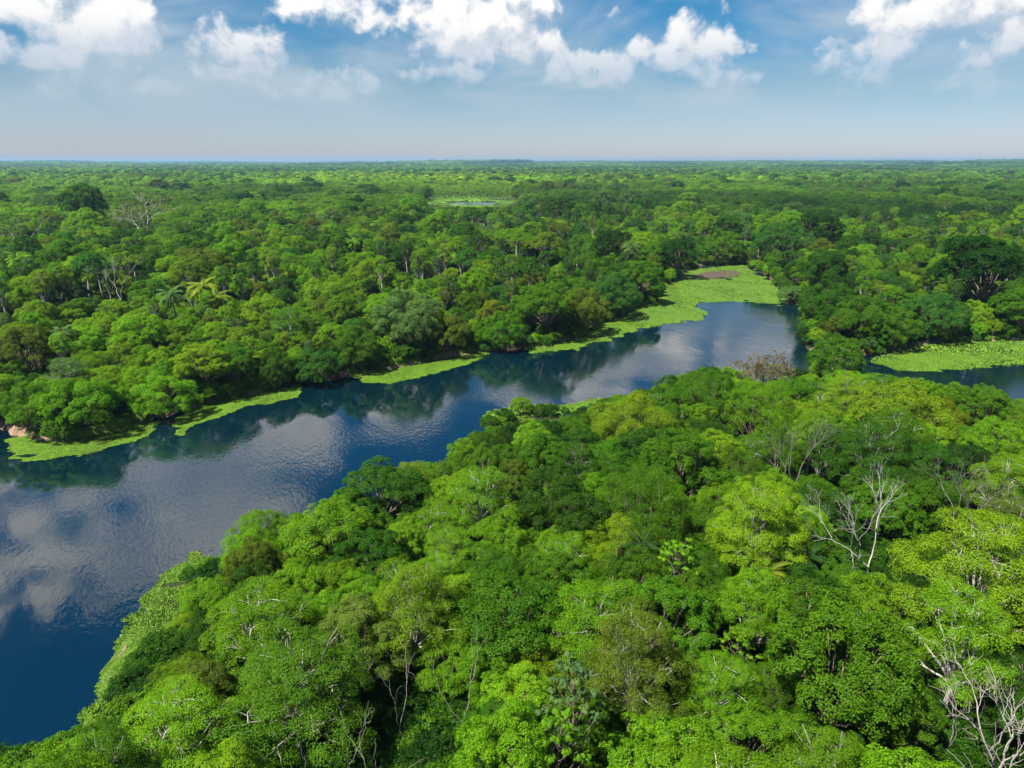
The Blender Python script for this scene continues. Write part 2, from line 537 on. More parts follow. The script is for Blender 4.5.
domed('dome_a', 1, n_lobes=24, leaf=0.184, per=87, lobe_r=(1.0, 1.9), clump=0.58, dens=1.15)
domed('dome_b', 2, height=13, radius=5.4, n_lobes=30, leaf=0.168, per=92, lobe_r=(0.9, 1.8), clump=0.56, dens=1.1)
domed('dome_c', 3, height=11, radius=5.6, n_lobes=28, leaf=0.168, per=98, lobe_r=(1.0, 2.0), flat=0.66, base=0.26, clump=0.60, dens=1.0)
domed('dome_d', 4, height=12, radius=4.6, n_lobes=34, leaf=0.144, per=104, lobe_r=(0.7, 1.4), clump=0.46, dens=1.5)
domed('oval_a', 5, height=14, radius=4.0, n_lobes=26, leaf=0.176, per=84, lobe_r=(0.9, 1.6), flat=0.85, base=0.36, clump=0.55, dens=1.15)
domed('oval_b', 6, height=15, radius=4.4, n_lobes=30, leaf=0.160, per=92, lobe_r=(0.8, 1.7), flat=0.8, base=0.42, bark=PALE, clump=0.55, dens=1.15)
domed('fine_a', 7, height=10, radius=4.6, n_lobes=24, leaf=0.136, per=126, lobe_r=(0.9, 1.7), flat=0.8, base=0.22, clump=0.58, aspect=0.36, spread=0.7, dens=1.1)
domed('fine_b', 8, height=11, radius=5.2, n_lobes=28, leaf=0.128, per=129, lobe_r=(0.9, 1.9), flat=0.75, base=0.24, clump=0.60, aspect=0.36, spread=0.75, dens=1.05)
domed('low_a', 9, height=7.5, radius=4.8, n_lobes=27, leaf=0.168, per=90, lobe_r=(0.8, 1.6), flat=0.8, base=0.04, clump=0.55, dens=1.15)
domed('low_b', 10, height=8.5, radius=5.2, n_lobes=30, leaf=0.144, per=101, lobe_r=(0.8, 1.7), flat=0.8, base=0.02, clump=0.55, dens=1.15)
layered('layer_a', 21, bark=CHALK, leaf=0.152, per=98, clump=0.72)
layered('layer_b', 22, height=12, radius=5.2, layers=5, per_layer=6, leaf=0.136, per=106, clump=0.66)
layered('layer_c', 23, height=14, radius=6.6, layers=4, per_layer=7, leaf=0.160, base=0.55, per=98, clump=0.72)
domed('slender_a', 11, height=17, radius=2.9, n_lobes=16, leaf=0.160, per=87, lobe_r=(0.8, 1.4), flat=0.75, base=0.58, bark=PALE, clump=0.55, dens=1.15)
domed('slender_b', 12, height=15, radius=2.5, n_lobes=13, leaf=0.144, per=92, lobe_r=(0.7, 1.3), flat=0.8, base=0.52, bark=PALE, clump=0.5, dens=1.2)
umbrella('umbrella_a', 31)
umbrella('umbrella_b', 32, height=16, radius=4.6, n=14)
cecropia('cecropia_a', 41)
cecropia('cecropia_b', 42, height=10, radius=2.4, n=24)
shrub('shrub_a', 51)
shrub('shrub_b', 52, height=2.4, radius=2.3, n=12, leaf=0.15, per=64)
shrub('shrub_c', 53, height=4.2, radius=2.6, n=13, leaf=0.19)
palm('palm_a', 61)
palm('palm_b', 62, height=9.5, n_fronds=26, flen=3.6)
bare('bare_a', 71, height=12, spread=0.50, depth=6, lean=(-0.35, 0.0), r0=0.14, first=0.30, kids=(2, 3), wood=CHALK)
bare('bare_b', 72, height=11, spread=0.50, depth=6, r0=0.11, first=0.30, kids=(2, 3), wood=GREYW)
bare('bare_c', 73, height=8, spread=0.45, depth=3, r0=0.058, first=0.50, kids=(2, 2))
bare('bare_d', 74, height=15, spread=0.5, depth=5, r0=0.18, first=0.48, kids=(2, 3), wood=CHALK)
bare('bare_e', 75, height=8, spread=0.6, depth=5, r0=0.13, first=0.22, kids=(3, 4), wood=GREYW, leafy=0.14)
bare('bare_f', 76, height=6, spread=0.6, depth=4, r0=0.07, first=0.2, kids=(3, 4), wood=DEADW)
bare('emergent_a', 77, height=14, spread=0.62, depth=5, r0=0.34, first=0.42, kids=(2, 4), wood=CHALK, leafy=1.0, leaf=0.22)

TINT = {
    'dark green':         (0.015, 0.052, 0.005),
    'deep green':         (0.030, 0.088, 0.005),
    'green':              (0.055, 0.138, 0.005),
    'bright green':       (0.100, 0.212, 0.006),
    'yellow-green':       (0.128, 0.228, 0.008),
    'olive green':        (0.080, 0.124, 0.011),
    'blue-green':         (0.033, 0.106, 0.015),
    'pale grey-green':    (0.070, 0.135, 0.040),
    'golden yellow':      (0.150, 0.190, 0.010),
    'russet brown':       (0.100, 0.078, 0.045),
    'dull grey':          (0.150, 0.135, 0.085),
    'whitish':            (0.450, 0.460, 0.400),
    'cream-flecked olive': (0.105, 0.160, 0.028),
}

# ------------------------------------------------------------------ the water's outline
far_shore = [(-500, 408), (-250, 412), (-80, 420), (0, 426), (28, 440), (60, 442), (110, 434), (138, 420), (165, 415), (200, 407), (225, 399), (262, 394), (285, 385),
             (312, 383), (350, 375), (395, 368), (430, 361), (462, 354), (490, 351), (515, 349), (545, 346), (580, 337), (602, 324), (628, 312), (655, 301), (664, 288),
             (680, 275), (700, 266), (745, 264), (768, 276), (782, 290), (797, 303), (803, 318), (802, 335), (808, 350), (835, 360), (868, 356), (900, 349), (950, 342), (1000, 341), (1100, 338), (1500, 330)]
near_sil = [(1500, 440, 2), (1200, 425, 5), (1024, 402, 7), (960, 388, 8), (900, 380, 8), (850, 362, 9), (805, 354, 8), (745, 360, 7), (700, 367, 7), (660, 382, 7), (600, 398, 6), (556, 409, 1.5), (520, 411, 0.8),
            (497, 416, 1.5), (470, 433, 6), (440, 452, 6), (420, 462, 6), (385, 460, 9), (345, 476, 9), (318, 497, 8), (300, 517, 7), (245, 522, 6), (215, 541, 5), (193, 556, 1.5), (173, 573, 0.3), (153, 598, 0.3),
            (138, 622, 0.2), (116, 652, 0.1), (100, 680, 0), (94, 710, 0), (84, 734, 0), (60, 742, 0.5), (20, 745, 1.5), (-40, 752, 2), (-150, 765, 3), (-500, 800, 3)]
river = [ground(*p) for p in far_shore]
for x, y, h in near_sil:
    gx, gy = ground(x, y, h)
    river.append((gx, gy + 0.35 * h))
river = np.array(river)
pond = np.array([ground(*p) for p in [(446, 202.5), (470, 201), (496, 202), (497, 205), (470, 206.5), (450, 205)]])

def inside(poly, X, Y):
    r = np.zeros(X.shape, bool)
    n = len(poly)
    for i in range(n):
        x0, y0 = poly[i]; x1, y1 = poly[(i + 1) % n]
        c = ((y0 > Y) != (y1 > Y))
        with np.errstate(divide='ignore', invalid='ignore'):
            xi = (x1 - x0) * (Y - y0) / (y1 - y0 + 1e-12) + x0
        r ^= c & (X < xi)
    return r

def edge_dist(poly, X, Y):
    best = np.full(X.shape, 1e9)
    n = len(poly)
    for i in range(n):
        x0, y0 = poly[i]; x1, y1 = poly[(i + 1) % n]
        dx, dy = x1 - x0, y1 - y0
        t = np.clip(((X - x0) * dx + (Y - y0) * dy) / (dx * dx + dy * dy + 1e-12), 0, 1)
        best = np.minimum(best, (X - x0 - t * dx) ** 2 + (Y - y0 - t * dy) ** 2)
    return np.sqrt(best)

# value noise used by the terrain, the canopy and the marsh edges
_tab = np.random.default_rng(5).uniform(-1, 1, (256, 256))
def vnoise(X, Y, s):
    x, y = np.asarray(X) * s, np.asarray(Y) * s
    xi, yi = np.floor(x).astype(int), np.floor(y).astype(int)
    fx, fy = x - xi, y - yi
    fx, fy = fx * fx * (3 - 2 * fx), fy * fy * (3 - 2 * fy)
    g = lambda a, b: _tab[a % 256, b % 256]
    return (g(xi, yi) * (1 - fx) + g(xi + 1, yi) * fx) * (1 - fy) + (g(xi, yi + 1) * (1 - fx) + g(xi + 1, yi + 1) * fx) * fy

def land_dist(X, Y):
    """metres from the water's edge, positive on land"""
    X, Y = np.asarray(X, float), np.asarray(Y, float)
    d = np.full(X.shape, 400.0)
    near = np.hypot(X, Y) < 900
    if near.any():
        x, y = X[near], Y[near]
        e = edge_dist(river, x, y)
        d[near] = np.where(inside(river, x, y), -e, e)
    mid = (np.hypot(X, Y) > 700) & (np.hypot(X, Y) < 1400)
    if mid.any():
        x, y = X[mid], Y[mid]
        e = edge_dist(pond, x, y)
        d[mid] = np.minimum(d[mid], np.where(inside(pond, x, y), -e, e))
    return d + 0.9 * vnoise(X, Y, 0.21) + 0.5 * vnoise(X, Y, 0.6)

def hills(X, Y):
    """faint far rises that break the skyline"""
    R = np.hypot(X, Y)
    k = np.clip((R - 4500) / 4000, 0, 1)
    return k * (4 + 24 * vnoise(X + 3000, Y, 0.00042) + 34 * vnoise(X, Y + 900, 0.0013) + 12 * np.clip(np.asarray(X) / 4000, -1, 1))

def terrain_z(X, Y):
    d = land_dist(X, Y)
    t = np.clip((d + 0.4) / 2.2, 0, 1)
    s = t * t * (3 - 2 * t)
    hi = 1.15 + 0.5 * vnoise(X, Y, 0.045) + 0.015 * np.clip(d, 0, 60)
    z = np.where(d > -0.4, -0.25 + (hi + 0.25) * s, -0.25 - 1.6 * np.clip((-d - 0.4) / 6, 0, 1))
    return z + 0.08 * vnoise(X, Y, 0.9) * (d > 1) + np.maximum(0, hills(X, Y))

def add_terrain():
    radii = [0.0]
    r = 4.0
    while r < 24000:
        radii.append(r)
        r *= 1.012 if 30 < r < 600 else 1.05
    R = np.array(radii[1:])
    na = 720
    A = np.linspace(0, 2 * PI, na, endpoint=False)
    X = np.outer(R, np.sin(A)); Y = np.outer(R, np.cos(A))
    Z = terrain_z(X.ravel(), Y.ravel()).reshape(X.shape)
    V = np.stack([X, Y, Z], -1).reshape(-1, 3)
    i = np.arange(len(R) - 1)[:, None] * na; j = np.arange(na)[None, :]; jn = (j + 1) % na
    Q = np.stack([i + j, i + na + j, i + na + jn, i + jn], -1).reshape(-1, 4)
    # close the middle
    V = np.concatenate([V, [[0, 0, float(terrain_z(np.array([0.0]), np.array([0.0]))[0])]]])
    c = len(V) - 1
    mid = np.array([[c, k, (k + 1) % na, (k + 1) % na] for k in range(0)], int).reshape(-1, 4)
    fan = np.array([[c, 2 * k % na, (2 * k + 1) % na, (2 * k + 2) % na] for k in range(na // 2)])
    me = mesh_from('terrain', V, quads=np.concatenate([Q, fan, mid]), mats=[SOIL], smooth=True)
    me.flip_normals() if me.polygons[0].normal.z < 0 else None
    o = link('terrain', me); o['kind'] = 'structure'; o['label'] = 'low muddy forest floor and clay river banks'
add_terrain()

def sheet(name, pts, z, mat, kind, label):
    V = [(x, y, z) for x, y in pts]
    me = bpy.data.meshes.new(name)
    me.from_pydata(V, [], [list(range(len(V)))])
    me.materials.append(mat); me.update()
    if me.polygons[0].normal.z < 0: me.flip_normals()
    o = link(name, me); o['kind'] = kind; o['label'] = label
    return o
sheet('river', [(-900, 20), (900, 20), (900, 520), (-900, 520)], 0.0, WATER, 'structure', 'dark blue river with fine ripples reflecting the clouds')
pc = pond.mean(0)
sheet('pond', [(pc[0] - 70, pc[1] - 90), (pc[0] + 70, pc[1] - 90), (pc[0] + 70, pc[1] + 90), (pc[0] - 70, pc[1] + 90)], 0.0, WATER, 'structure', 'small pale pond far off in the forest')

# ------------------------------------------------------------------ marsh grass: floating mats and the meadow at the river's head
def marsh(px_poly, cell, blades, bh, label, warp=1.2, lift=0.05, slim=0.42, low=0.15, name='grass', mat=None, kind='stuff', dry=False):
    poly = np.array([ground(*p) for p in px_poly])
    lo, hi = poly.min(0) - 4, poly.max(0) + 4
    nx, ny = int((hi[0] - lo[0]) / cell) + 1, int((hi[1] - lo[1]) / cell) + 1
    gx = lo[0] + np.arange(nx + 1) * cell; gy = lo[1] + np.arange(ny + 1) * cell
    X, Y = np.meshgrid(gx, gy, indexing='ij')
    e = edge_dist(poly, X, Y)
    sd = np.where(inside(poly, X, Y), e, -e) + warp * vnoise(X, Y, 0.16) + warp * 0.7 * vnoise(X, Y, 0.45) + warp * 0.5 * vnoise(X, Y, 1.3)
    holes = vnoise(X + 31, Y * 1.6, 0.11) + 0.6 * vnoise(X, Y * 1.5 + 9, 0.33)
    sd = np.where(holes > 1.02, np.minimum(sd, 1.02 - holes), sd)
    if dry: sd = np.minimum(sd, land_dist(X, Y))
    Z = np.maximum(0, terrain_z(X.ravel(), Y.ravel()).reshape(X.shape)) + lift + 0.05 * vnoise(X, Y, 0.8)
    ok = (sd[:-1, :-1] + sd[1:, :-1] + sd[1:, 1:] + sd[:-1, 1:]) > 0
    idx = np.arange((nx + 1) * (ny + 1)).reshape(nx + 1, ny + 1)
    q = np.stack([idx[:-1, :-1], idx[1:, :-1], idx[1:, 1:], idx[:-1, 1:]], -1)[ok]
    V = np.stack([X, Y, Z], -1).reshape(-1, 3)
    used, inv = np.unique(q, return_inverse=True)
    V = V[used]; q = inv.reshape(-1, 4)
    cen = V[q].mean(1)
    nb = int(len(q) * cell * cell * blades)
    pick = rng.integers(0, len(q), nb)
    c = cen[pick] + np.stack([rng.uniform(-.6, .6, nb) * cell, rng.uniform(-.6, .6, nb) * cell, np.zeros(nb)], 1)
    hgt = bh * rng.uniform(0.35, 1.0, nb) * np.clip(0.7 + 0.6 * vnoise(c[:, 0], c[:, 1], 0.12), 0.25, 1.4)
    c[:, 2] += hgt * 0.35
    a = rng.uniform(0, 2 * PI, nb)
    nn = norm(np.stack([np.cos(a), np.sin(a), rng.uniform(0.25, 1.0, nb)], 1))
    out = norm(np.stack([rng.normal(0, .45, nb), rng.normal(0, .45, nb), np.ones(nb)], 1))
    LV, LQ = leaf_quads(c, nn, out, hgt * 1.1, np.clip(hgt * slim, 0.08, 0.5))
    VV = np.concatenate([V, LV]); QQ = np.concatenate([q, LQ + len(V)])
    var = np.concatenate([np.full(len(q), low), rng.uniform(0.1, 1, nb)])
    me = mesh_from(name, VV, quads=QQ, mats=[mat or MARSH], attrs={'leaf_var': ('FACE', var)})
    o = link(name, me); o['kind'] = kind; o['label'] = label

marsh([(10, 440), (40, 432), (80, 430), (112, 422), (130, 408), (152, 408), (154, 430), (130, 443), (92, 453), (45, 461), (18, 457)], 0.4, 16, 0.34, 'bright green floating grass mat round the bushy point')
marsh([(174, 426), (198, 404), (228, 394), (262, 389), (296, 379), (308, 381), (296, 398), (245, 408), (205, 421), (182, 433)], 0.4, 16, 0.34, 'long green grass mat in front of the lone rounded tree')
marsh([(348, 374), (388, 362), (425, 355), (462, 346), (478, 344), (488, 354), (470, 364), (440, 371), (415, 378), (390, 384), (365, 382)], 0.4, 16, 0.34, 'green and tan grass mat at the small inlet')
marsh([(520, 345), (560, 338), (592, 326), (620, 310), (648, 299), (660, 290), (672, 280), (692, 269), (745, 265), (765, 278), (780, 290), (792, 301), (778, 305), (745, 302), (712, 302), (694, 303),
       (711, 312), (707, 318), (680, 323), (655, 327), (625, 334), (598, 343), (562, 351), (530, 355)], 0.6, 8, 0.5, 'yellow-green marsh meadow at the head of the river', 2.0)
MUD = bark_material('wet_mud', (0.030, 0.022, 0.016), (0.085, 0.062, 0.045))
marsh([(690, 277), (704, 272), (730, 270.5), (742, 273), (736, 277), (712, 279)], 0.6, 0.02, 0.3, 'dark wet mud patch behind the marsh meadow', 1.5, lift=0.22, name='mud', mat=MUD, kind='structure')
marsh([(868, 362), (900, 348), (950, 340), (1000, 339), (1100, 337), (1160, 345), (1100, 362), (1024, 365), (985, 368), (940, 371), (895, 371)], 0.6, 9, 0.7, 'pale green marsh grass along the side channel', 1.6)
marsh([(484, 421), (494, 411), (520, 406), (545, 405), (572, 404), (600, 398), (602, 408), (560, 418), (520, 424)], 0.4, 20, 0.8, 'feathery pale grass at the tip of the near bank', 1.4)
marsh([(84, 742), (92, 712), (96, 684), (112, 656), (134, 626), (149, 600), (168, 574), (194, 556), (216, 552), (215, 580), (195, 610), (180, 650), (165, 700), (150, 768), (80, 768)], 0.35, 75, 0.5, 'long green grass on the sloping near bank', 1.5, slim=0.18)
marsh([(424, 196), (470, 194.5), (516, 195.5), (520, 203), (502, 208.5), (470, 209.5), (440, 208.5), (422, 203)], 3.0, 1.2, 1.4, 'pale yellow-green grass round the far pond', 5.0, low=0.6, dry=True)

# ------------------------------------------------------------------ where the trees grow
near_top = [(-300, 760), (0, 742), (60, 737), (90, 715), (108, 665), (150, 600), (190, 556), (212, 528), (245, 516), (292, 514), (318, 488), (350, 469), (385, 454), (425, 461), (470, 431), (494, 423),
            (555, 419), (600, 397), (660, 377), (700, 364), (735, 368), (765, 382), (790, 374), (802, 360), (828, 338), (852, 350), (880, 373), (930, 377), (1000, 386), (1030, 400), (1300, 410)]

mid_river = [(-500, 600), (0, 600), (215, 500), (345, 440), (500, 392), (600, 372), (700, 350), (790, 345), (808, 366), (900, 372), (1024, 380), (1500, 385)]
def is_near_bank(x, y):
    px, py, _ = project(x, y, 0)
    return py > polyline_at(mid_river, px) and y < 260

class Tree:
    __slots__ = ('x', 'y', 'z', 's', 'sz', 'rot', 'proto', 'tone', 'near', 'label', 'short', 'px', 'py', 'size', 'kind', 'cx', 'group')

placed = []          # all trees inside the surveyed ground
GRID = {}
def free(x, y, r, k=1.0):
    g = 8.0
    gx, gy = int(x // g), int(y // g)
    for i in range(gx - 2, gx + 3):
        for j in range(gy - 2, gy + 3):
            for (a, b, q) in GRID.get((i, j), ()):
                if (a - x) ** 2 + (b - y) ** 2 < (k * (q + r)) ** 2:
                    return False
    return True

KIND = {'palm': 'palm_tree', 'bare': 'bare_tree', 'shrub': 'shrub'}
def put(x, y, proto, scale, tone, rot=None, sz=1.0, label=None, short=None, reserve=True, near=None, z=None):
    t = Tree()
    p = PROTOS[proto]
    t.x, t.y, t.s, t.sz = x, y, scale, sz
    t.z = (float(terrain_z(np.array([x]), np.array([y]))[0]) if z is None else z) - 0.05
    t.z = max(t.z, -0.2)
    t.rot = rng.uniform(0, 2 * PI) if rot is None else rot
    t.proto, t.tone = proto, tone
    t.near = is_near_bank(x, y) if near is None else near
    t.label, t.short = label, short
    t.kind = KIND.get(proto.split('_')[0], 'broadleaf_tree')
    t.px, t.py, dist = project(x, y, t.z + p.h * scale * sz * 0.7)
    t.size = p.r * scale / dist
    placed.append(t)
    if reserve:
        GRID.setdefault((int(x // 8), int(y // 8)), []).append((x, y, p.r * scale))
    return t

def stand(px, py, proto, top_z, tone, label, short, rot=None, width=None, frac=0.72):
    """a surveyed tree: its crown's middle is seen at this bearing; TOP_Z its height, WIDTH its crown's breadth in metres"""
    p = PROTOS[proto]
    zg = 1.3
    x, y = ground(px, py, zg + (top_z) * frac)
    s = top_z / p.h
    sz = 1.0
    if width is not None:
        s = width / (2 * p.r); sz = top_z / (p.h * s)
    return put(x, y, proto, s, tone, rot, sz, label, short)

def stand_base(px, base_py, top_py, wpx, proto, tone, label, short, rot=None, step=0.72):
    """a surveyed tree whose foot, top and breadth were all read off"""
    p = PROTOS[proto]
    x, y = ground(px, base_py, 0.9)
    z = H - y * math.tan(PITCH + math.atan((top_py - 384) / F))
    fwd = project(x, y, 5.0)[2]
    s = wpx / F * fwd / (2 * p.r) * 0.96
    back = 1 + step * p.r * s / math.hypot(x, y)
    x, y = x * back, y * back
    return put(x, y, proto, s, tone, rot, (z - 0.9) / (p.h * s), label, short)

# --- trees that can be told by sight, near bank
stand(893, 500, 'bare_a', 19.5, 'whitish', 'big bleached bare tree with many forking limbs leaning over the dark green gap', 'the big leaning bare tree', rot=0.25, width=21, frac=0.74)
stand(968, 492, 'bare_b', 18, 'whitish', 'grey bare tree with a wide fan of thin twigs behind bright green crown', 'the fan-shaped grey bare tree', rot=1.0, frac=0.74)
stand(800, 440, 'bare_b', 17.5, 'whitish', 'slender grey bare tree with several upright stems amid bright crowns', 'the slender grey bare tree', rot=2.5, frac=0.75)
stand(466, 672, 'bare_c', 13.0, 'whitish', 'small white forked snag standing alone in dense green foliage', 'the small white forked snag', rot=0.2, frac=0.8)
stand(372, 742, 'bare_c', 13.5, 'whitish', 'white dead snag with two thin arms at the bottom of the view', 'the two-armed white snag', rot=1.9, frac=0.8)
stand(335, 748, 'bare_c', 11.5, 'whitish', 'short white dead stem beside the two-armed snag', 'the short white stem', rot=3.3, frac=0.8)
stand(400, 680, 'bare_c', 12.0, 'whitish', 'thin curved bare branch poking out of yellow-green leaves', 'the thin curved bare branch', rot=4.2, frac=0.85)
stand(478, 476, 'bare_f', 10.0, 'whitish', 'low pale twiggy dead tree on the near river edge', 'the pale twiggy tree', rot=0.7, width=7.5, frac=0.8)
stand(766, 366, 'bare_e', 14.5, 'dull grey', 'greyish half-bare tree with sparse dull leaves against the water', 'the greyish half-bare tree', rot=0.5, width=11, frac=0.7)
stand(955, 722, 'bare_b', 11.0, 'whitish', 'grey dead limbs sprawling low in the bottom corner', 'the sprawling dead limbs', rot=3.6, frac=0.62)
stand(1010, 715, 'bare_f', 13.0, 'whitish', 'thin grey dead twigs at the edge beside sprawling limbs', 'the grey edge twigs', rot=1.6, frac=0.8)
stand(262, 604, 'layer_a', 12.5, 'bright green', 'airy light green tree with a bright pale forked trunk showing', 'the airy pale-trunked tree', rot=2.2, width=12.5, frac=0.85)
stand(765, 505, 'layer_c', 17.0, 'yellow-green', 'flat-topped luminous lime tree standing above dark neighbours', 'the flat-topped lime tree', rot=0.3, width=11.5, frac=0.9)
stand(415, 588, 'layer_b', 14.5, 'yellow-green', 'layered yellow-green tree with feathery flat sprays', 'the feathery layered tree', rot=1.1, width=10.5, frac=0.85)
stand(985, 555, 'layer_c', 18.0, 'yellow-green', 'large spreading yellow-green tree at the frame edge below the grey bare tree', 'the large spreading lime tree', rot=2.6, width=15.0, frac=0.85)
stand(962, 630, 'layer_a', 15.0, 'bright green', 'bright open-crowned tree with grey branches showing through', 'the open-crowned bright tree', rot=4.1, width=10.5, frac=0.82)
stand(352, 632, 'dome_d', 12.5, 'cream-flecked olive', 'olive tree flecked with cream blossom beside the feathery layered tree', 'the cream-flecked tree', rot=0.1, width=9.5, frac=0.8)
stand(188, 690, 'dome_c', 7.0, 'golden yellow', 'small golden yellow leaved tree above the grassy bank', 'the golden yellow tree', rot=0.9, width=5.5, frac=0.8)
stand(572, 702, 'cecropia_a', 15.5, 'pale grey-green', 'pale grey-green tree with wheels of big lobed leaves', 'the wheel-leaved tree', rot=0.5, width=5.0, frac=0.85)
stand(560, 745, 'cecropia_b', 13.0, 'bright green', 'light green wheel-leaved sapling below its paler neighbour', 'the light wheel-leaved sapling', rot=1.5, width=4.2, frac=0.85)
stand(842, 650, 'dome_a', 16.0, 'green', 'massive cauliflower-headed green tree with dark shadow round it', 'the cauliflower-headed tree', rot=0.5, width=13.0, frac=0.78)
stand(640, 640, 'layer_b', 15.0, 'olive green', 'olive green open tree with grey twigs below its crown', 'the olive open tree', rot=0.2, width=10.0, frac=0.85)
stand(806, 560, 'palm_b', 10.0, 'dark green', 'dark palm with arching fronds below the flat-topped lime tree', 'the dark arching palm', rot=0.4, width=5.5, frac=0.9)
stand(775, 572, 'palm_a', 9.5, 'golden yellow', 'palm with dry yellow fronds beside the dark arching palm', 'the dry yellow palm', rot=1.4, width=5.0, frac=0.9)
stand(644, 548, 'palm_a', 10.5, 'dark green', 'slim dark palm half hidden in the middle of the near forest', 'the half-hidden palm', rot=2.4, width=5.0, frac=0.9)
stand(838, 352, 'oval_b', 15.5, 'green', 'tall olive-topped tree at the tip where the near bank meets the channel', 'the tall tip tree', rot=2.0, width=12.0, frac=0.8)
stand(385, 478, 'dome_b', 11.5, 'deep green', 'large domed tree bulging over the river from the near bank', 'the bulging bank tree', rot=0.7, width=14.0, frac=0.75)
stand(950, 410, 'fine_a', 11.5, 'golden yellow', 'tree with orange-gold leaf tips near the side channel', 'the gold-tipped tree', rot=0.7, width=7, frac=0.8)
stand(205, 580, 'shrub_a', 3.4, 'russet brown', 'rusty brown bush at the top of the grassy bank', 'the rusty brown bush', rot=0.2, width=4.5, frac=0.8)

# --- far bank
stand_base(163, 416, 372, 72, 'low_b', 'bright green', 'lone rounded bright green tree overhanging the water by the grass mat', 'the lone rounded tree', 0.2, step=0.12)
stand_base(85, 434, 386, 78, 'low_a', 'bright green', 'low bushy bright tree on the grassy point', 'the bushy point tree', 1.0, step=0.35)
stand_base(38, 436, 388, 72, 'low_b', 'green', 'broad bushy tree beside the bright one on the grassy point', 'the broad bushy tree', 2.0, step=0.35)
stand_base(-8, 430, 372, 72, 'dome_c', 'bright green', 'tall bright tree cut by the frame edge over a dark inlet', 'the dark inlet tree', 0.4)
stand_base(318, 382, 347, 54, 'low_a', 'blue-green', 'rounded pale blue-green tree at the water line', 'the rounded blue-green tree', 0.4, step=0.35)
stand_base(236, 396, 352, 62, 'dome_c', 'green', 'green waterside tree standing behind the long grass mat', 'the mat-side tree', 0.5)
stand_base(278, 390, 350, 48, 'low_b', 'deep green', 'darker tree above the clay behind the long grass mat', 'the clay-edge dark tree', 1.5)
stand_base(205, 404, 350, 60, 'dome_d', 'yellow-green', 'yellow-green tree just behind the lone rounded tree', 'the yellow-green waterside tree', 2.5)
stand_base(360, 374, 330, 56, 'low_b', 'green', 'green tree rising from the bank at the narrow grass mat', 'the narrow mat tree', 2.5)
stand_base(503, 350, 312, 50, 'low_b', 'green', 'domed waterfront tree crowned with yellow leaves beside the small inlet', 'the yellow-crowned tree', 0.9, step=0.35)
stand_base(493, 345, 304, 34, 'dome_d', 'golden yellow', 'narrow yellow-leaved tree just behind the domed waterfront tree', 'the yellow tuft', 0.3)
stand_base(415, 362, 298, 88, 'low_b', 'pale grey-green', 'big pale leafy tree above the dark gap on the far bank', 'the big pale tree', 1.9)
stand_base(446, 358, 318, 52, 'low_a', 'olive green', 'olive rounded tree between the big pale tree and the inlet', 'the olive waterside tree', 0.9)
stand_base(545, 345, 286, 70, 'dome_c', 'green', 'tall green tree standing over the pink clay bank', 'the tall clay-bank tree', 0.9)
stand_base(580, 336, 290, 52, 'low_a', 'olive green', 'olive open tree leaning over the pink clay bank', 'the olive clay-bank tree', 1.9)
stand_base(612, 320, 276, 58, 'low_b', 'blue-green', 'drooping blue-green tree above the clay bank', 'the clay bank tree', 2.2)
stand_base(642, 306, 262, 48, 'dome_a', 'green', 'round green tree where the clay bank runs into the meadow', 'the meadow-mouth tree', 1.2)
stand(85, 335, 'dome_a', 12, 'bright green', 'bright crown in the scrub behind the grassy point', 'the bright scrub crown', rot=1.1, width=12.0, frac=0.8)
stand(62, 332, 'palm_b', 13.0, 'pale grey-green', 'grey-green palm with a thin bare trunk in the scrub', 'the thin-trunked palm', rot=0.1, width=7.0, frac=0.85)
stand(205, 288, 'palm_b', 16.0, 'golden yellow', 'yellow-leaved palm with upswept fronds above the canopy', 'the yellow upswept palm', rot=0.6, width=11.0, frac=0.85)
stand(176, 298, 'palm_a', 16.5, 'pale grey-green', 'grey drooping palm beside the yellow upswept palm', 'the grey drooping palm', rot=0.6, width=9.0, frac=0.85)
stand(218, 298, 'palm_a', 13.5, 'yellow-green', 'second yellow-green palm just below the yellow upswept one', 'the yellow-green palm', rot=2.1, width=9.5, frac=0.85)
stand(84, 262, 'umbrella_b', 22.5, 'blue-green', 'slim tree with a straight white stem and blue-green top', 'the white-stemmed tree', rot=0.3, width=12.0, frac=0.9)
stand(97, 258, 'umbrella_a', 22.0, 'green', 'white-trunked tree just beside the blue-green topped one', 'the second white trunk', rot=1.3, width=11.0, frac=0.9)
stand(118, 272, 'bare_d', 23.0, 'whitish', 'white dead trunk with short broken arms above the scrub', 'the broken white trunk', rot=0.3, frac=0.75)
stand(22, 228, 'bare_d', 27.0, 'whitish', 'tall ghostly white dead tree with a spreading top near the frame edge', 'the ghostly white tree', rot=0.9, width=26, frac=0.8)
stand(150, 312, 'bare_f', 11.0, 'whitish', 'small white twiggy tree in the middle of the scrub', 'the white twiggy tree', rot=0.9, width=9, frac=0.9)
stand(144, 198, 'emergent_a', 40.0, 'olive green', 'giant emergent tree with thick white limbs and a wide thin crown', 'the giant emergent', rot=0.9, width=40.0, frac=0.85)
stand(80, 194, 'dome_a', 40.0, 'deep green', 'huge dark dome rising above the distant canopy', 'the huge dark dome', rot=0.9, width=29.0, frac=0.82)
stand(518, 235, 'umbrella_a', 24.0, 'bright green', 'tall tree with a long pale trunk and yellow-green umbrella top', 'the tall pale-trunked tree', rot=0.9, width=20.0, frac=0.9)
stand(546, 238, 'umbrella_b', 24.0, 'olive green', 'second tall pale trunk with a darker top behind the inlet', 'the second pale trunk', rot=2.9, width=17.0, frac=0.9)
stand(460, 232, 'oval_a', 23.0, 'deep green', 'tall deep green tree rising above the middle canopy', 'the tall deep green tree', rot=0.9, width=19.0, frac=0.8)
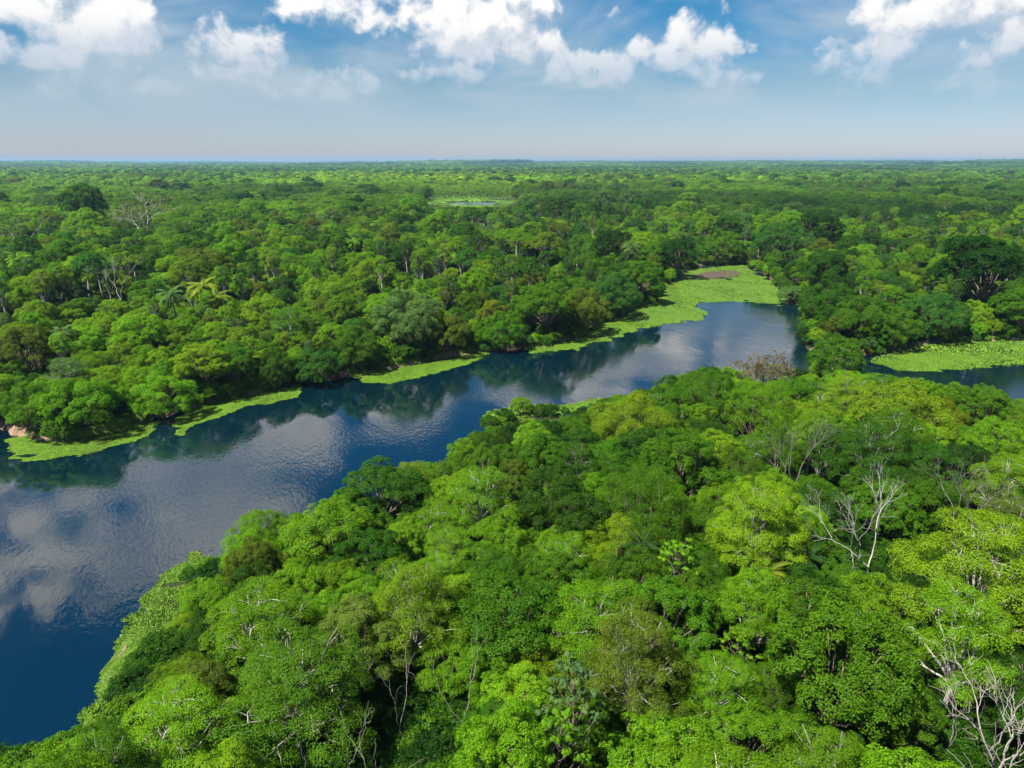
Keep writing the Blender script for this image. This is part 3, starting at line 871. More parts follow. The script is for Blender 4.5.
stand(818, 224, 'dome_b', 28.0, 'dark green', 'great blackish green tree standing above the meadow', 'the great blackish tree', rot=0.9, width=28.0, frac=0.75)
stand_base(978, 332, 236, 92, 'dome_a', 'dark green', 'broad dark green giant behind the marsh grass', 'the broad dark giant', 1.9)
stand_base(1018, 340, 290, 70, 'dome_c', 'green', 'round green tree at the frame edge behind the marsh grass', 'the marsh edge tree', 1.9)
stand_base(885, 352, 312, 64, 'low_b', 'green', 'rounded bushy tree at the near end of the marsh grass', 'the marsh bush', 0.6)
stand_base(930, 343, 296, 62, 'low_a', 'blue-green', 'leafy tree leaning over the marsh grass', 'the leaning marsh tree', 2.6)
stand_base(826, 336, 288, 72, 'low_b', 'deep green', 'dark rounded tree dropping into the water opposite the meadow', 'the waterside dark tree', 0.6)
stand_base(858, 350, 300, 60, 'low_a', 'green', 'round green tree between the waterside dark tree and the marsh', 'the marsh-mouth tree', 1.6)
stand_base(790, 303, 285, 30, 'shrub_c', 'pale grey-green', 'pale lone bush at the corner of the marsh meadow', 'the pale meadow bush', 0.6)
stand_base(775, 272, 222, 56, 'dome_c', 'blue-green', 'blue-green tree standing behind the head of the meadow', 'the meadow head tree', 0.6)
stand_base(722, 264, 232, 46, 'low_b', 'green', 'round tree closing the far end of the meadow', 'the meadow end tree', 0.6)
stand_base(676, 280, 236, 46, 'dome_b', 'dark green', 'dark tree at the corner where forest meets the meadow', 'the meadow corner tree', 2.2)
stand_base(815, 300, 256, 60, 'dome_b', 'green', 'leafy green tree behind the pale meadow bush', 'the pond-side green tree', 2.2)

# --- the rest of the trees, thrown at random on the ground that bears them
tone_near = ['green', 'deep green', 'bright green', 'yellow-green', 'dark green', 'olive green', 'blue-green']
w_near = [0.36, 0.14, 0.31, 0.08, 0.04, 0.05, 0.02]
tone_far = ['green', 'deep green', 'bright green', 'yellow-green', 'dark green', 'olive green', 'blue-green', 'pale grey-green']
w_far = [0.27, 0.15, 0.23, 0.09, 0.07, 0.07, 0.07, 0.05]
near_kinds = ['dome_a', 'dome_b', 'dome_c', 'dome_d', 'oval_a', 'oval_b', 'fine_a', 'fine_b', 'layer_a', 'layer_b', 'layer_c', 'cecropia_a']
wk_near = np.array([14, 14, 13, 11, 8, 8, 9, 9, 11, 13, 4, 0.6], float); wk_near /= wk_near.sum()
far_kinds = ['dome_a', 'dome_b', 'dome_c', 'dome_d', 'oval_a', 'oval_b', 'fine_a', 'fine_b', 'layer_a', 'layer_b', 'umbrella_a', 'umbrella_b', 'palm_a', 'slender_a', 'slender_b', 'bare_d']
wk_far = np.array([13, 13, 12, 10, 9, 8, 8, 8, 5, 5, 1.0, 1.2, 1.4, 5, 5, 0.3], float); wk_far /= wk_far.sum()
pond_az = pc[0] / pc[1]

def tone_pick(x, y, tones, w):
    w = np.array(w, float)
    if tones is tone_near and y > 105 and x > 30 + 0.1 * y: w = w * np.array([1, .5, 1.9, 2.2, .4, .8, .6])
    if tones is tone_far and x < -20 and y < 300: w = w * np.array([1, .7, 1.8, 2.0, .6, 1, .8, 1.2])
    n = float(vnoise(np.array([x]), np.array([y]), 0.022)[0])
    for i, t in enumerate(tones):
        if t in ('bright green', 'yellow-green'): w[i] *= math.exp(1.0 * n)
        if t in ('dark green', 'deep green', 'blue-green'): w[i] *= math.exp(-1.0 * n)
    return tones[rng.choice(len(tones), p=w / w.sum())]

def scatter(n, rmax, rmin, halfang):
    a = rng.uniform(-halfang, halfang, n)
    r = np.sqrt(rng.uniform(rmin ** 2, rmax ** 2, n))
    X, Y = r * np.sin(a), r * np.cos(a)
    D = land_dist(X, Y); Z = terrain_z(X, Y)
    for x, y, d, z0 in zip(X, Y, D, Z):
        if d < 1.0: continue
        if not free(x, y, 2.6, 0.58): continue
        near = is_near_bank(x, y)
        if not near and d < 3.2: continue
        if near:
            k = near_kinds[rng.choice(len(near_kinds), p=wk_near)]
            want = rng.uniform(9.5, 15.0) * rng.choice([0.75, 1.0, 1.15], p=[.25, .55, .2]) + 2.0 * float(vnoise(np.array([x]), np.array([y]), 0.05)[0])
            if d < 9: want = min(want, 3.5 + 1.0 * d)
            px, py, fw = project(x, y, 0)
            if px < 235 and py > 540:
                if d < 7.5: continue
                want = min(want, 1.5 + 0.75 * (d - 5))
            lim = max(polyline_at(near_top, px + q * want * 0.36 * F / fw) for q in (-1, -.5, 0, .5, 1))
            # height whose top is seen just under the bank's outline
            z = H - (y + 0.0) * math.tan(PITCH + math.atan((lim - 384) / F) * math.cos(math.atan((px - 512) / F)))
            want = min(want, z - 1.2)
            if want < 1.6: continue
            if want < 4.5: k = ('shrub_a', 'shrub_b', 'shrub_c')[rng.integers(3)]
            elif want < 7.5: k = ('low_a', 'low_b', 'fine_a')[rng.integers(3)]
            p = PROTOS[k]
            s = want / p.h
            if k.startswith('low') or k.startswith('shrub'): s *= rng.uniform(0.9, 1.1)
            tone = tone_pick(x, y, tone_near, w_near)
            kk = 0.56
        else:
            if y < 60 or abs(x / y) > 1.1 and y < 200: pass
            r = math.hypot(x, y)
            k = far_kinds[rng.choice(len(far_kinds), p=wk_far)]
            want = rng.uniform(10.0, 17.5) + 5.0 * float(vnoise(np.array([x]), np.array([y]), 0.014)[0])
            q = rng.uniform()
            if q < 0.22: want *= rng.uniform(0.5, 0.75)
            elif q > 0.84: want *= rng.uniform(1.2, 1.5)
            if k.startswith('slender'): want = rng.uniform(13, 21)
            if d < 8 and y < 450:
                k = ('low_a', 'low_b', 'low_b', 'fine_a')[rng.integers(4)]
                want = rng.uniform(7.5, 12.5)
            if k.startswith('umbrella') or k.startswith('bare_d'): want = rng.uniform(16, 22)
            if d < 16 and y < 240 and x < 5: want = min(want, 4.0 + 0.45 * d)
            # scrub of smaller trees on the left flat, as seen
            if x < -35 and r < 270 and d > 6: want = min(want, rng.uniform(6, 11) * rng.choice([0.7, 1.0, 1.45], p=[.3, .5, .2]))
            if abs(x / y - pond_az) < 0.07 and 500 < y < pc[1]:
                want = min(want, H - y * 0.0600 - 1.5)
                if want < 1.2: continue
            p = PROTOS[k]
            s = max(want, 2.0) / p.h
            if k.startswith('low'): s *= rng.uniform(0.9, 1.2)
            tone = tone_pick(x, y, tone_far, w_far)
            if k.startswith('bare'): tone = 'whitish'
            kk = 0.58
        wide = rng.uniform(0.85, 1.25) if not k.startswith(('palm', 'bare', 'slender')) else 1.0
        s *= wide
        rr = p.r * s
        if near and rr > d + (0.3 if x < -15 else 1.5): continue
        if not near and d < 0.72 * rr and y < 450: continue
        if not free(x, y, rr, kk): continue
        put(x, y, k, s, tone, near=near, z=z0, sz=1 / wide)
scatter(16000, 240, 28, 0.80)
scatter(26000, 620, 230, 0.74)

# shoreline bushes
def fringe():
    for poly, a, b in ((river, 0, len(far_shore) - 1), (river, len(far_shore), len(river) - 1)):
        for i in range(a, b):
            p0, p1 = poly[i], poly[i + 1]
            L = float(np.hypot(*(p1 - p0)))
            if max(p0[1], p1[1]) > 480: continue
            far = a == 0
            nseg = max(1, int(L / (1.25 if far else 2.0)))
            for k in range(nseg):
                t = (k + rng.uniform(0, 1)) / nseg
                c = p0 + (p1 - p0) * t
                n = np.array([-(p1 - p0)[1], (p1 - p0)[0]]) / L
                n = n if land_dist(np.array([c[0] + n[0] * 3]), np.array([c[1] + n[1] * 3]))[0] > 0 else -n
                c = c + n * (rng.uniform(-0.2, 3.2) if far else rng.uniform(0.8, 3.6))
                px, py, fw = project(c[0], c[1], 0)
                if not (-60 < px < 1084): continue
                near = is_near_bank(c[0], c[1])
                if not near and rng.uniform() < 0.16 + 0.7 * (vnoise(np.array([c[0]]), np.array([c[1]]), 0.09)[0] > 0.30): continue           # bare clay shows between
                if near and px < 235: continue
                s = rng.uniform(0.55, 1.15) if near else rng.uniform(0.6, 1.45)
                k_ = ('shrub_a', 'shrub_b', 'shrub_c')[rng.integers(3)]
                if not far and not free(c[0], c[1], PROTOS[k_].r * s, 0.42): continue
                put(c[0], c[1], k_, s, tone_pick(c[0], c[1], tone_far if far else tone_near, w_far if far else w_near), near=near, reserve=not far)
fringe()

# ------------------------------------------------------------------ things, or part of the far-off wood
def in_frame(t, m=14):
    return -m < t.px < 1024 + m and 150 < t.py < 768 + 30
LIMIT = {'broadleaf_tree': 300, 'shrub': 170, 'palm_tree': 60, 'bare_tree': 45}
chosen, rest = [], []
for kind, lim in LIMIT.items():
    ks = [t for t in placed if t.kind == kind]
    ks.sort(key=lambda t: (0 if t.label else 1, 0 if in_frame(t) else 1, -t.size))
    n = 0
    for t in ks:
        if n < lim and (t.label or in_frame(t)) and (t.label or t.size * F > 4):
            chosen.append(t); n += 1
        else:
            rest.append(t)

FORM = {'dome': 'domed tree', 'oval': 'tall oval tree', 'fine': 'fine-leaved tree', 'layer': 'layered flat-sprayed tree', 'umbrella': 'umbrella-topped tree', 'emergent': 'emergent tree', 'cecropia': 'wheel-leaved tree',
        'low': 'low rounded tree', 'shrub': 'bush', 'slender': 'slender pale-trunked tree', 'palm': 'palm', 'bare': 'bare tree'}
ORD = ['nearest', 'second', 'third', 'fourth', 'fifth', 'sixth', 'seventh', 'eighth', 'ninth', 'tenth', 'eleventh', 'twelfth', 'thirteenth', 'fourteenth', 'fifteenth', 'sixteenth', 'seventeenth', 'eighteenth', 'nineteenth', 'twentieth']
marks = [t for t in chosen if t.short]
cells = {}
for t in chosen:
    if t.label: continue
    best = min((m for m in marks if m.near == t.near), key=lambda m: (m.px - t.px) ** 2 + ((m.py - t.py) * 1.4) ** 2)
    dx, dy = t.px - best.px, t.py - best.py
    way = ('to the right of' if dx > 0 else 'to the left of') if abs(dx) > 1.2 * abs(dy) else ('behind' if dy < 0 else 'in front of')
    cells.setdefault((t.near, t.tone, FORM[t.proto.split('_')[0]], way, best.short), []).append((math.hypot(dx, dy), t))
for (near, tone, form, way, short), L in cells.items():
    L.sort(key=lambda p: p[0])
    for i, (_, t) in enumerate(L):
        tn = '' if form == 'bare tree' else tone + ' '
        if form == 'bare tree': form = 'white bare tree'
        t.label = f'{tn}{form} {way} {short}' if len(L) == 1 else f'{tn}{form}, {ORD[min(i, 19)]} one {way} {short}'

GROUP = {'broadleaf_tree': 'broadleaf trees of the', 'shrub': 'bushes along the', 'palm_tree': 'palms of the', 'bare_tree': 'bare dead trees of the'}
def jitter(tone, r=0.16):
    c = np.array(TINT[tone])
    return c * rng.uniform(1 - r, 1 + r) * rng.uniform(1 - r * 0.5, 1 + r * 0.5, 3)

CAT = {'broadleaf_tree': 'tree', 'shrub': 'bush', 'palm_tree': 'palm', 'bare_tree': 'dead tree'}
for t in sorted(chosen, key=lambda t: -t.size):
    p = PROTOS[t.proto]
    root = bpy.data.objects.new(t.kind, None); COL.objects.link(root)
    root.location = (t.x, t.y, t.z); root.rotation_euler = (rng.normal(0, 0.05), rng.normal(0, 0.05), t.rot); root.scale = (t.s, t.s, t.s * t.sz)
    root.empty_display_size = 0.5
    root['label'] = t.label; root['category'] = CAT[t.kind]
    root['group'] = GROUP[t.kind] + (' near bank' if t.near else ' far bank')
    tint = jitter(t.tone)
    tr = link({'shrub': 'stem'}.get(t.kind, 'trunk'), p.trunk, root)
    if p.crown is not None:
        cr = link({'shrub': 'foliage'}.get(t.kind, 'crown'), p.crown, root)
        cr['tint'] = [float(v) for v in tint]

# ------------------------------------------------------------------ the wood beyond, as one mass
def wood_patch(name, seed, side, n_trees, faces, leaf):
    """a piece of distant canopy: many small separate crowns"""
    r = np.random.default_rng(seed)
    k = int(math.sqrt(n_trees)); step = side / k
    gx, gy = np.meshgrid((np.arange(k) + 0.5) * step - side / 2, (np.arange(k) + 0.5) * step - side / 2)
    m = k * k
    cx = gx.ravel() + r.uniform(-.6, .6, m) * step; cy = gy.ravel() + r.uniform(-.6, .6, m) * step
    rad = step * r.choice([0.42, 0.6, 0.8, 1.15], m, p=[.3, .35, .25, .1]) * r.uniform(0.85, 1.15, m)
    hgt = 6.5 + rad * 0.9 + r.uniform(0, 4, m) + np.where(r.uniform(0, 1, m) < 0.06, r.uniform(3, 10, m), 0)
    tone = np.clip(r.normal(0.46, 0.42, m), 0, 1)
    d = norm(r.normal(0, 1, (m, faces, 3))); d[..., 2] = np.abs(d[..., 2]) * 1.1 - 0.25
    c = np.stack([cx, cy, hgt - rad * 0.62], 1)[:, None, :]
    P = (c + d * rad[:, None, None] * np.array([1, 1, 0.75]) * r.uniform(0.8, 1.12, (m, faces, 1))).reshape(-1, 3)
    nn = norm(d.reshape(-1, 3) * 0.8 + r.normal(0, 0.45, P.shape) + [0, 0, 0.5])
    out = r.normal(0, 1, P.shape)
    L = leaf * r.uniform(0.6, 1.3, len(P))
    V, Q = leaf_quads(P, nn, out, L, L * 0.75)
    var = r.uniform(0, 1, len(P)); cv = np.repeat(tone, faces)
    return mesh_from(name, V, quads=Q, mats=[LEAF], attrs={'leaf_var': ('FACE', var), 'crown_var': ('FACE', cv)})

kinds_sorted = sorted(PROTOS)
LIB = bpy.data.collections.new('forest_kinds')
order = {}
for i, k in enumerate(kinds_sorted):
    o = bpy.data.objects.new(f'kind_{i:02d}_{k}', PROTOS[k].whole); LIB.objects.link(o); order[k] = i
for j in range(4):
    i = len(kinds_sorted) + j
    o = bpy.data.objects.new(f'kind_{i:02d}_patch', wood_patch('wood_patch', 90 + j, 160.0, 324, 120, 2.4)); LIB.objects.link(o); order[f'patch{j}'] = i

def instance_mass(name, label, rows, kind='stuff'):
    """rows: x y z  kindname  rot  sx sz  tint"""
    me = bpy.data.meshes.new(name)
    n = len(rows)
    me.vertices.add(n)
    me.vertices.foreach_set('co', np.array([r[0:3] for r in rows], np.float32).ravel())
    a = me.attributes.new('which', 'INT', 'POINT'); a.data.foreach_set('value', np.array([order[r[3]] for r in rows], np.int32))
    a = me.attributes.new('turn', 'FLOAT_VECTOR', 'POINT'); a.data.foreach_set('vector', np.array([(0, 0, r[4]) for r in rows], np.float32).ravel())
    a = me.attributes.new('size', 'FLOAT_VECTOR', 'POINT'); a.data.foreach_set('vector', np.array([(r[5], r[5], r[6]) for r in rows], np.float32).ravel())
    a = me.attributes.new('tint', 'FLOAT_VECTOR', 'POINT'); a.data.foreach_set('vector', np.array([r[7] for r in rows], np.float32).ravel())
    me.update()
    o = link(name, me); o['kind'] = kind; o['label'] = label
    ng = bpy.data.node_groups.new(name, 'GeometryNodeTree')
    ng.interface.new_socket('Geometry', in_out='INPUT', socket_type='NodeSocketGeometry')
    ng.interface.new_socket('Geometry', in_out='OUTPUT', socket_type='NodeSocketGeometry')
    gi = ng.nodes.new('NodeGroupInput'); go = ng.nodes.new('NodeGroupOutput')
    ci = ng.nodes.new('GeometryNodeCollectionInfo'); ci.inputs['Collection'].default_value = LIB
    ci.inputs['Separate Children'].default_value = True; ci.inputs['Reset Children'].default_value = True
    ip = ng.nodes.new('GeometryNodeInstanceOnPoints'); ip.inputs['Pick Instance'].default_value = True
    def attr(nm, typ):
        n_ = ng.nodes.new('GeometryNodeInputNamedAttribute'); n_.data_type = typ; n_.inputs['Name'].default_value = nm
        return n_.outputs['Attribute']
    ng.links.new(gi.outputs[0], ip.inputs['Points']); ng.links.new(ci.outputs[0], ip.inputs['Instance'])
    ng.links.new(attr('which', 'INT'), ip.inputs['Instance Index'])
    ng.links.new(attr('turn', 'FLOAT_VECTOR'), ip.inputs['Rotation'])
    ng.links.new(attr('size', 'FLOAT_VECTOR'), ip.inputs['Scale'])
    ng.links.new(ip.outputs[0], go.inputs[0])
    md = o.modifiers.new('grow', 'NODES'); md.node_group = ng
    return o

rows = []
for t in rest:
    rows.append((t.x, t.y, t.z, t.proto, t.rot, t.s, t.s * t.sz, jitter(t.tone)))

def wood_tint(x, y):
    n = float(vnoise(np.array([x]), np.array([y]), 0.0035)[0] + 0.6 * vnoise(np.array([x]), np.array([y]), 0.011)[0])
    a = np.array(TINT['dark green']); b = np.array(TINT['bright green']); c = np.array(TINT['yellow-green'])
    n += 0.5 * float(vnoise(np.array([x + 500]), np.array([y * 0.6]), 0.03)[0])
    t = min(1.0, max(0.0, 0.50 + 0.60 * n))
    col = a * (1 - t) + b * t
    az = x / y
    # open, paler palm country lying across the middle distance
    band = math.exp(-((y - 1650 - 500 * az) / 620) ** 2) * (0.6 + 0.65 * max(0, float(vnoise(np.array([az * 9]), np.array([y / 700]), 1.0)[0]) + 0.3))
    band = min(1.0, band * (0.45 + 0.9 * math.exp(-((az + 0.06) / 0.2) ** 2)))
    col = col * (1 - 0.85 * band) + c * 1.25 * 0.85 * band
    return col * rng.uniform(0.75, 1.2) * rng.uniform(0.92, 1.08, 3)

# single trees out to 1.4 km
n_mid = 42000
a = rng.uniform(-0.74, 0.74, n_mid); r = np.sqrt(rng.uniform(600 ** 2, 1450 ** 2, n_mid))
X, Y = r * np.sin(a), r * np.cos(a)
D = land_dist(X, Y)
far_pick = rng.choice(len(far_kinds) - 1, n_mid, p=wk_far[:-1] / wk_far[:-1].sum())
cellset = set()
for x, y, d, kk in zip(X, Y, D, far_pick):
    key = (int(x // 8), int(y // 8))
    if d < 2 or key in cellset: continue
    k = far_kinds[kk]
    want = rng.uniform(9, 18) + 5.0 * float(vnoise(np.array([x]), np.array([y]), 0.012)[0])
    if k.startswith('umbrella'): want = rng.uniform(15, 22)
    if abs(x / y - pond_az) < 0.07 and y < pc[1]:
        want = min(want, H - y * 0.0600 - 1.5)
        if want < 1.2: continue
    if abs(x / y - pond_az) < 0.06 and pc[1] <= y < pc[1] + 340:
        want = min(want, (y - pc[1] - 60) * 0.05)
        if want < 1.2: continue
    cellset.add(key)
    s = max(1.5, want) / PROTOS[k].h
    rows.append((x, y, 1.2, k, rng.uniform(0, 6.28), s * rng.uniform(0.9, 1.35), s, wood_tint(x, y)))
for _ in range(900):
    a_ = rng.uniform(-0.72, 0.72); r_ = math.sqrt(rng.uniform(560 ** 2, 3800 ** 2))
    x, y = r_ * math.sin(a_), r_ * math.cos(a_)
    if abs(x / y - pond_az) < 0.07 and y < pc[1] + 340: continue
    k = ('dome_a', 'dome_b', 'dome_d', 'oval_a', 'umbrella_a', 'layer_c')[rng.integers(6)]
    s = rng.uniform(15, 27) / PROTOS[k].h
    tone = ('dark green', 'deep green', 'blue-green', 'olive green', 'bright green', 'pale grey-green')[rng.choice(6, p=[.24, .24, .16, .12, .16, .08])]
    rows.append((x, y, 1.5, k, rng.uniform(0, 6.28), s * rng.uniform(1.1, 1.7), s, jitter(tone)))
# then canopy to the horizon
def patches(r0, r1, step, sc):
    for gx in np.arange(-r1 * 0.8, r1 * 0.8, step):
        for gy in np.arange(0, r1, step):
            x, y = gx + rng.uniform(-.1, .1) * step, gy + rng.uniform(-.1, .1) * step
            rr = math.hypot(x, y)
            if rr < r0 or rr > r1 or y < 100 or abs(x / y) > 0.95: continue
            lift = 3.0 * float(vnoise(np.array([x]), np.array([y]), 0.0011)[0]) + max(0.0, float(hills(np.array([x]), np.array([y]))[0]))
            rows.append((x, y, 0.5 + lift, f'patch{rng.integers(4)}', rng.integers(4) * PI / 2, sc, 1.0 + 0.25 * (sc - 1) / 2 , wood_tint(x, y)))
patches(1400, 5200, 140, 1.0)
patches(5200, 22000, 400, 3.0)
instance_mass('forest', 'unbroken rainforest canopy running to the horizon', rows)

# low growth that closes the floor of the wood
rows = []
n_u = 15000
a = rng.uniform(-0.85, 0.85, n_u); r = np.sqrt(rng.uniform(25 ** 2, 330 ** 2, n_u))
a2 = rng.uniform(-0.85, 0.85, 3500); r2 = np.sqrt(rng.uniform(25 ** 2, 120 ** 2, 3500))
a = np.concatenate([a, a2]); r = np.concatenate([r, r2])
X, Y = r * np.sin(a), r * np.cos(a)
D = land_dist(X, Y); Z = terrain_z(X, Y)
for x, y, d, z in zip(X, Y, D, Z):
    if d < 3.5: continue
    px, py, fw = project(x, y, 3.0)
    if py < polyline_at(near_top, px) + 4 and is_near_bank(x, y): continue
    if 60 < px < 240 and d < 10 and rng.uniform() < (0.97 if d < 4.5 else 0.62) and is_near_bank(x, y): continue          # the open grassy slope
    tone = ('dark green', 'deep green', 'green')[rng.choice(3, p=[.45, .4, .15])]  # mostly dark tones: the shade in gaps between crowns is put into the colour
    s = rng.uniform(0.5, 1.05)
    rows.append((x, y, z - 0.1, ('shrub_a', 'shrub_b', 'shrub_c')[rng.integers(3)], rng.uniform(0, 6.28), s * 1.25, s, jitter(tone)))
instance_mass('undergrowth', 'dense low growth closing the forest floor under the trees', rows)

# ------------------------------------------------------------------ air
def add_haze():
    V = [(x, y, z) for x in (-30000, 30000) for y in (-3000, 26000) for z in (-4.0, 100.0)]
    Fc = [(0, 1, 3, 2), (4, 6, 7, 5), (0, 4, 5, 1), (2, 3, 7, 6), (0, 2, 6, 4), (1, 5, 7, 3)]
    me = bpy.data.meshes.new('haze'); me.from_pydata(V, [], Fc); me.update()
    m, nt, out = new_mat('haze')
    v = N(nt, 'ShaderNodeVolumePrincipled')
    v.inputs['Color'].default_value = (0.30, 0.52, 0.78, 1)
    v.inputs['Density'].default_value = 0.00006
    v.inputs['Anisotropy'].default_value = 0.2
    nt.links.new(v.outputs[0], out.inputs['Volume'])
    me.materials.append(m)
    o = link('haze', me); o['kind'] = 'stuff'; o['label'] = 'thin blue haze over the forest'
add_haze()

# ------------------------------------------------------------------ sun and sky
SUN_EL, SUN_AZ = math.radians(57), math.radians(230)     # azimuth clockwise from the view direction: behind the drone, over its left shoulder
def sun_dir():
    return Vector((math.sin(SUN_AZ) * math.cos(SUN_EL), math.cos(SUN_AZ) * math.cos(SUN_EL), math.sin(SUN_EL)))
sl = bpy.data.lights.new('sun', 'SUN'); sl.energy = 5.0; sl.angle = math.radians(0.53); sl.color = (1.0, 0.95, 0.86)
so = bpy.data.objects.new('sun', sl); COL.objects.link(so)
so.rotation_euler = (-sun_dir()).to_track_quat('-Z', 'Y').to_euler()

W = bpy.data.worlds.new('World'); SC.world = W; W.use_nodes = True
nt = W.node_tree; nt.nodes.clear()

def deg(px, py):
    cx, cy = (px - 512) / F, (384 - py) / F
    d = np.array([cx, CP + cy * SP, -SP + cy * CP]); d /= np.linalg.norm(d)
    return math.degrees(math.atan2(d[0], d[1])), math.degrees(math.asin(d[2]))
clouds = []      # azimuth, elevation, half width, half height, weight (degrees)
for px, py, hw, hh, w in [(95, 34, 46, 30, 1.0), (120, 12, 30, 24, .9), (20, 48, 40, 13, .8), (240, 50, 42, 30, .85), (165, 86, 34, 9, .68), (90, 78, 30, 9, .6), (338, 82, 38, 18, .8), (290, 92, 30, 9, .66), (15, 6, 60, 12, .9),
                          (470, 26, 70, 30, 1.0), (515, 10, 40, 26, 1.0), (400, 14, 80, 18, .8), (520, 40, 40, 22, .9), (330, 8, 60, 14, .75), (440, 72, 52, 11, .72), (595, 66, 52, 17, .95), (700, 44, 36, 28, 1.05), (655, 58, 40, 20, .8), (750, 36, 14, 13, .7), (602, 16, 24, 8, .62),
                          (870, 58, 40, 24, .95), (905, 62, 20, 14, .5), (970, 62, 24, 14, .85), (945, 4, 62, 18, 1.0), (895, 12, 30, 20, .8), (1012, 36, 20, 18, .85), (905, 40, 40, 14, .58), (790, 48, 14, 5, .3), (700, 78, 60, 8, .55), (60, 92, 60, 10, .55), (980, 82, 50, 10, .58)]:
    az, el = deg(px, py)
    clouds.append((az, el, hw / F * 57.3, hh / F * 57.3, w))
# the rest of the sky, which the river mirrors
clouds += [(-24, 26.5, 6.5, 4.0, 1.2), (-32, 25.5, 11, 6.0, .74), (-40, 24, 8, 5, .9), (-26, 21, 8, 3.0, .70), (6, 19.5, 7, 2.0, .55), (-18.5, 20.5, 5, 3, 1.05), (-9, 18.4, 4, 2.4, 1.15), (-14, 33, 4, 3, .55), (4, 17.8, 8, 2.4, .92), (12, 14.8, 6, 2.0, .95), (22, 14.8, 7, 2.4, 1.1), (30, 20, 8, 5, 1.0), (8, 30, 9, 5, .8), (26, 33, 11, 6, 1),
           (-50, 20, 10, 6, 1), (-62, 34, 12, 8, 1), (50, 24, 12, 7, 1), (70, 18, 10, 5, 1), (-80, 20, 14, 7, 1), (95, 28, 14, 8, 1), (130, 20, 16, 7, 1), (170, 26, 18, 8, 1), (-120, 24, 16, 8, 1), (-155, 36, 14, 8, 1), (20, 52, 16, 8, .9), (100, 55, 25, 9, .9), (-110, 55, 22, 9, .9)]

def density_group():
    g = bpy.data.node_groups.new('cloud_density', 'ShaderNodeTree')
    g.interface.new_socket('P', in_out='INPUT', socket_type='NodeSocketVector')
    g.interface.new_socket('D', in_out='OUTPUT', socket_type='NodeSocketFloat')
    gi = g.nodes.new('NodeGroupInput'); go = g.nodes.new('NodeGroupOutput')
    P = gi.outputs[0]
    total = None
    # domain warp makes the outlines billow
    nz = g.nodes.new('ShaderNodeTexNoise'); nz.inputs['Scale'].default_value = 0.55; nz.inputs['Detail'].default_value = 3
    g.links.new(P, nz.inputs['Vector'])
    wv = vmath(g, 'SCALE', vmath(g, 'SUBTRACT', nz.outputs['Color'], (0.5, 0.5, 0.5)), scale=2.2)
    Pw = vmath(g, 'ADD', P, wv)
    for az, el, a, b, w in clouds:
        q = vmath(g, 'MULTIPLY', vmath(g, 'SUBTRACT', Pw, (az, el, 0)), (1 / a, 1 / b, 0))
        L = g.nodes.new('ShaderNodeVectorMath'); L.operation = 'DOT_PRODUCT'
        g.links.new(q, L.inputs[0]); g.links.new(q, L.inputs[1])
        m = mathn(g, 'MULTIPLY', mathn(g, 'SUBTRACT', 1.0, mathn(g, 'MULTIPLY', L.outputs['Value'], 0.55), clamp=True), w)
        total = m if total is None else mathn(g, 'MAXIMUM', total, m)
    n1 = noise(g, P, 0.40, 7, 0.54, 0.2)
    s = mathn(g, 'MULTIPLY_ADD', mathn(g, 'SUBTRACT', n1, 0.5), 2.15, total)
    # no cloud where no body of cloud lies
    s = mathn(g, 'MULTIPLY', s, smooth(g, total, 0.0, 0.35))
    g.links.new(s, go.inputs[0])
    return g
DG = density_group()

tc = N(nt, 'ShaderNodeTexCoord').outputs['Generated']
sp = N(nt, 'ShaderNodeSeparateXYZ'); nt.links.new(tc, sp.inputs[0])
az = mathn(nt, 'MULTIPLY', mathn(nt, 'ARCTAN2', sp.outputs[0], sp.outputs[1]), 57.2958)
el = mathn(nt, 'MULTIPLY', mathn(nt, 'ARCSINE', sp.outputs[2]), 57.2958)
cmb = N(nt, 'ShaderNodeCombineXYZ'); nt.links.new(az, cmb.inputs[0]); nt.links.new(el, cmb.inputs[1])
P0 = cmb.outputs[0]
def dens(off):
    g = nt.nodes.new('ShaderNodeGroup'); g.node_tree = DG
    nt.links.new(vmath(nt, 'ADD', P0, off) if off else P0, g.inputs[0])
    return g.outputs[0]
d0 = dens(None)
d1 = dens((-0.5, 1.15, 0.0))
alpha = smooth(nt, d0, 0.36, 0.84)
low = smooth(nt, el, 3.2, 9.0)
alpha = mathn(nt, 'MULTIPLY', alpha, mathn(nt, 'MULTIPLY_ADD', low, 0.9, 0.1))
veil = mathn(nt, 'MULTIPLY', smooth(nt, noise(nt, vmath(nt, 'MULTIPLY', P0, (0.075, 0.17, 1.0)), 1.0, 5, 0.55, 0.5), 0.34, 0.68), mathn(nt, 'MULTIPLY', mathn(nt, 'MULTIPLY', smooth(nt, el, 1.0, 6.0), smooth(nt, el, 21.0, 8.0)), 0.78))
lit = mathn(nt, 'MULTIPLY_ADD', mathn(nt, 'SUBTRACT', d0, d1), 1.6, 0.45, clamp=True)
ccol = ramp(nt, lit, [(0.0, (0.44, 0.53, 0.63)), (0.38, (0.66, 0.70, 0.76)), (0.68, (0.93, 0.90, 0.88)), (1.0, (1.02, 0.99, 0.95))])
ccol = mixc(nt, smooth(nt, el, 12.0, 5.0), ccol, (0.66, 0.70, 0.76))

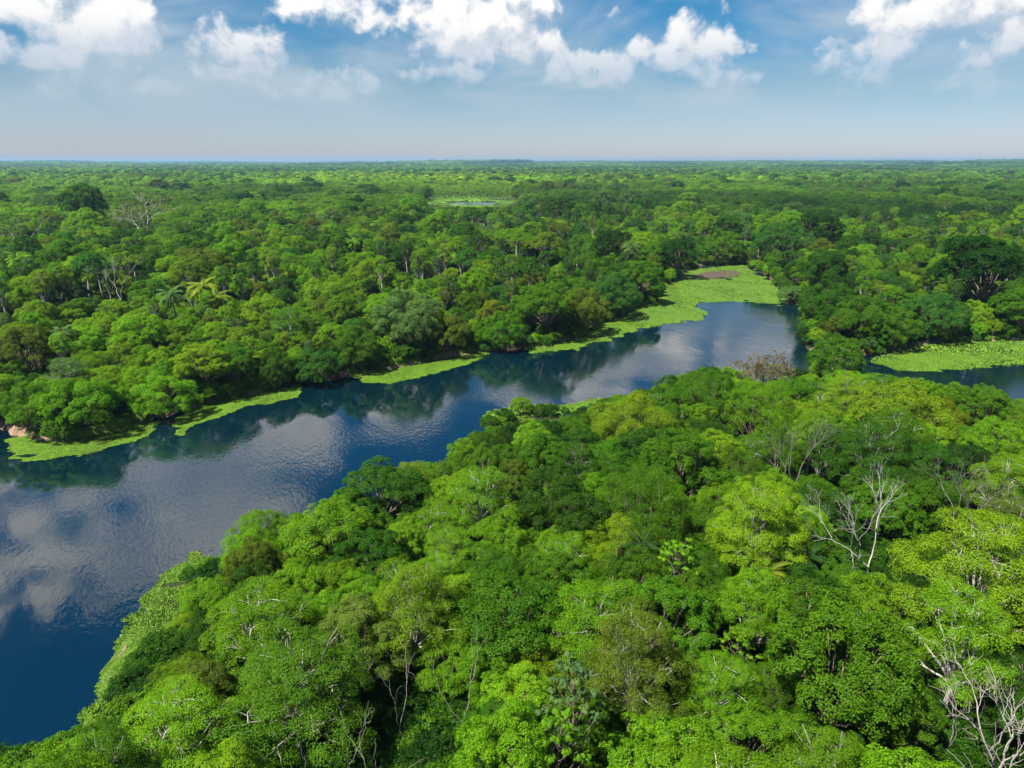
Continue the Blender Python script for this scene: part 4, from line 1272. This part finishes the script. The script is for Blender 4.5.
sky = N(nt, 'ShaderNodeTexSky', sky_type='NISHITA')
sky.sun_disc = False; sky.sun_elevation = SUN_EL; sky.sun_rotation = SUN_AZ
sky.altitude = 60; sky.air_density = 1.0; sky.dust_density = 0.3; sky.ozone_density = 5.0
hs = N(nt, 'ShaderNodeHueSaturation'); hs.inputs['Saturation'].default_value = 1.25
nt.links.new(sky.outputs[0], hs.inputs['Color'])
bs = N(nt, 'ShaderNodeBackground'); bs.inputs['Strength'].default_value = 0.05
grade = ramp(nt, mathn(nt, 'DIVIDE', el, 40.0, clamp=True), [(0.0, (0.65, 0.64, 0.86)), (0.125, (0.68, 0.65, 0.635)), (0.32, (0.175, 0.61, 0.68)), (0.46, (0.36, 0.74, 0.80)), (0.62, (0.20, 0.66, 0.80))])
nt.links.new(vmath(nt, 'MULTIPLY', hs.outputs[0], grade), bs.inputs['Color'])
bc = N(nt, 'ShaderNodeBackground'); bc.inputs['Strength'].default_value = 0.385
nt.links.new(ccol, bc.inputs['Color'])
bv = N(nt, 'ShaderNodeBackground'); bv.inputs['Strength'].default_value = 0.355
bv.inputs['Color'].default_value = (0.54, 0.62, 0.69, 1)
mv = N(nt, 'ShaderNodeMixShader'); nt.links.new(veil, mv.inputs[0]); nt.links.new(bs.outputs[0], mv.inputs[1]); nt.links.new(bv.outputs[0], mv.inputs[2])
mx = N(nt, 'ShaderNodeMixShader'); nt.links.new(alpha, mx.inputs[0]); nt.links.new(mv.outputs[0], mx.inputs[1]); nt.links.new(bc.outputs[0], mx.inputs[2])
W.cycles.sampling_method = 'NONE'
wo = N(nt, 'ShaderNodeOutputWorld'); nt.links.new(mx.outputs[0], wo.inputs['Surface'])

# ------------------------------------------------------------------ camera and render settings
cam = bpy.data.cameras.new('camera'); cam.sensor_width = 36.0; cam.lens = F / 1024 * 36.0
cam.clip_start = 1.0; cam.clip_end = 100000.0
co = bpy.data.objects.new('camera', cam); COL.objects.link(co)
co.location = (0, 0, H); co.rotation_euler = (PI / 2 - PITCH, 0, 0)
SC.camera = co
SC.view_settings.view_transform = 'Standard'; SC.view_settings.look = 'None'
SC.view_settings.gamma = 1.0; SC.view_settings.use_curve_mapping = False
SC.view_settings.exposure = 1.55
cy = SC.cycles
cy.max_bounces = 5; cy.diffuse_bounces = 3; cy.glossy_bounces = 2; cy.transmission_bounces = 3; cy.transparent_max_bounces = 4; cy.volume_bounces = 0
cy.use_denoising = True
cy.denoiser = 'OPENIMAGEDENOISE'
cy.caustics_reflective = False; cy.caustics_refractive = False
cy.sample_clamp_indirect = 4.0
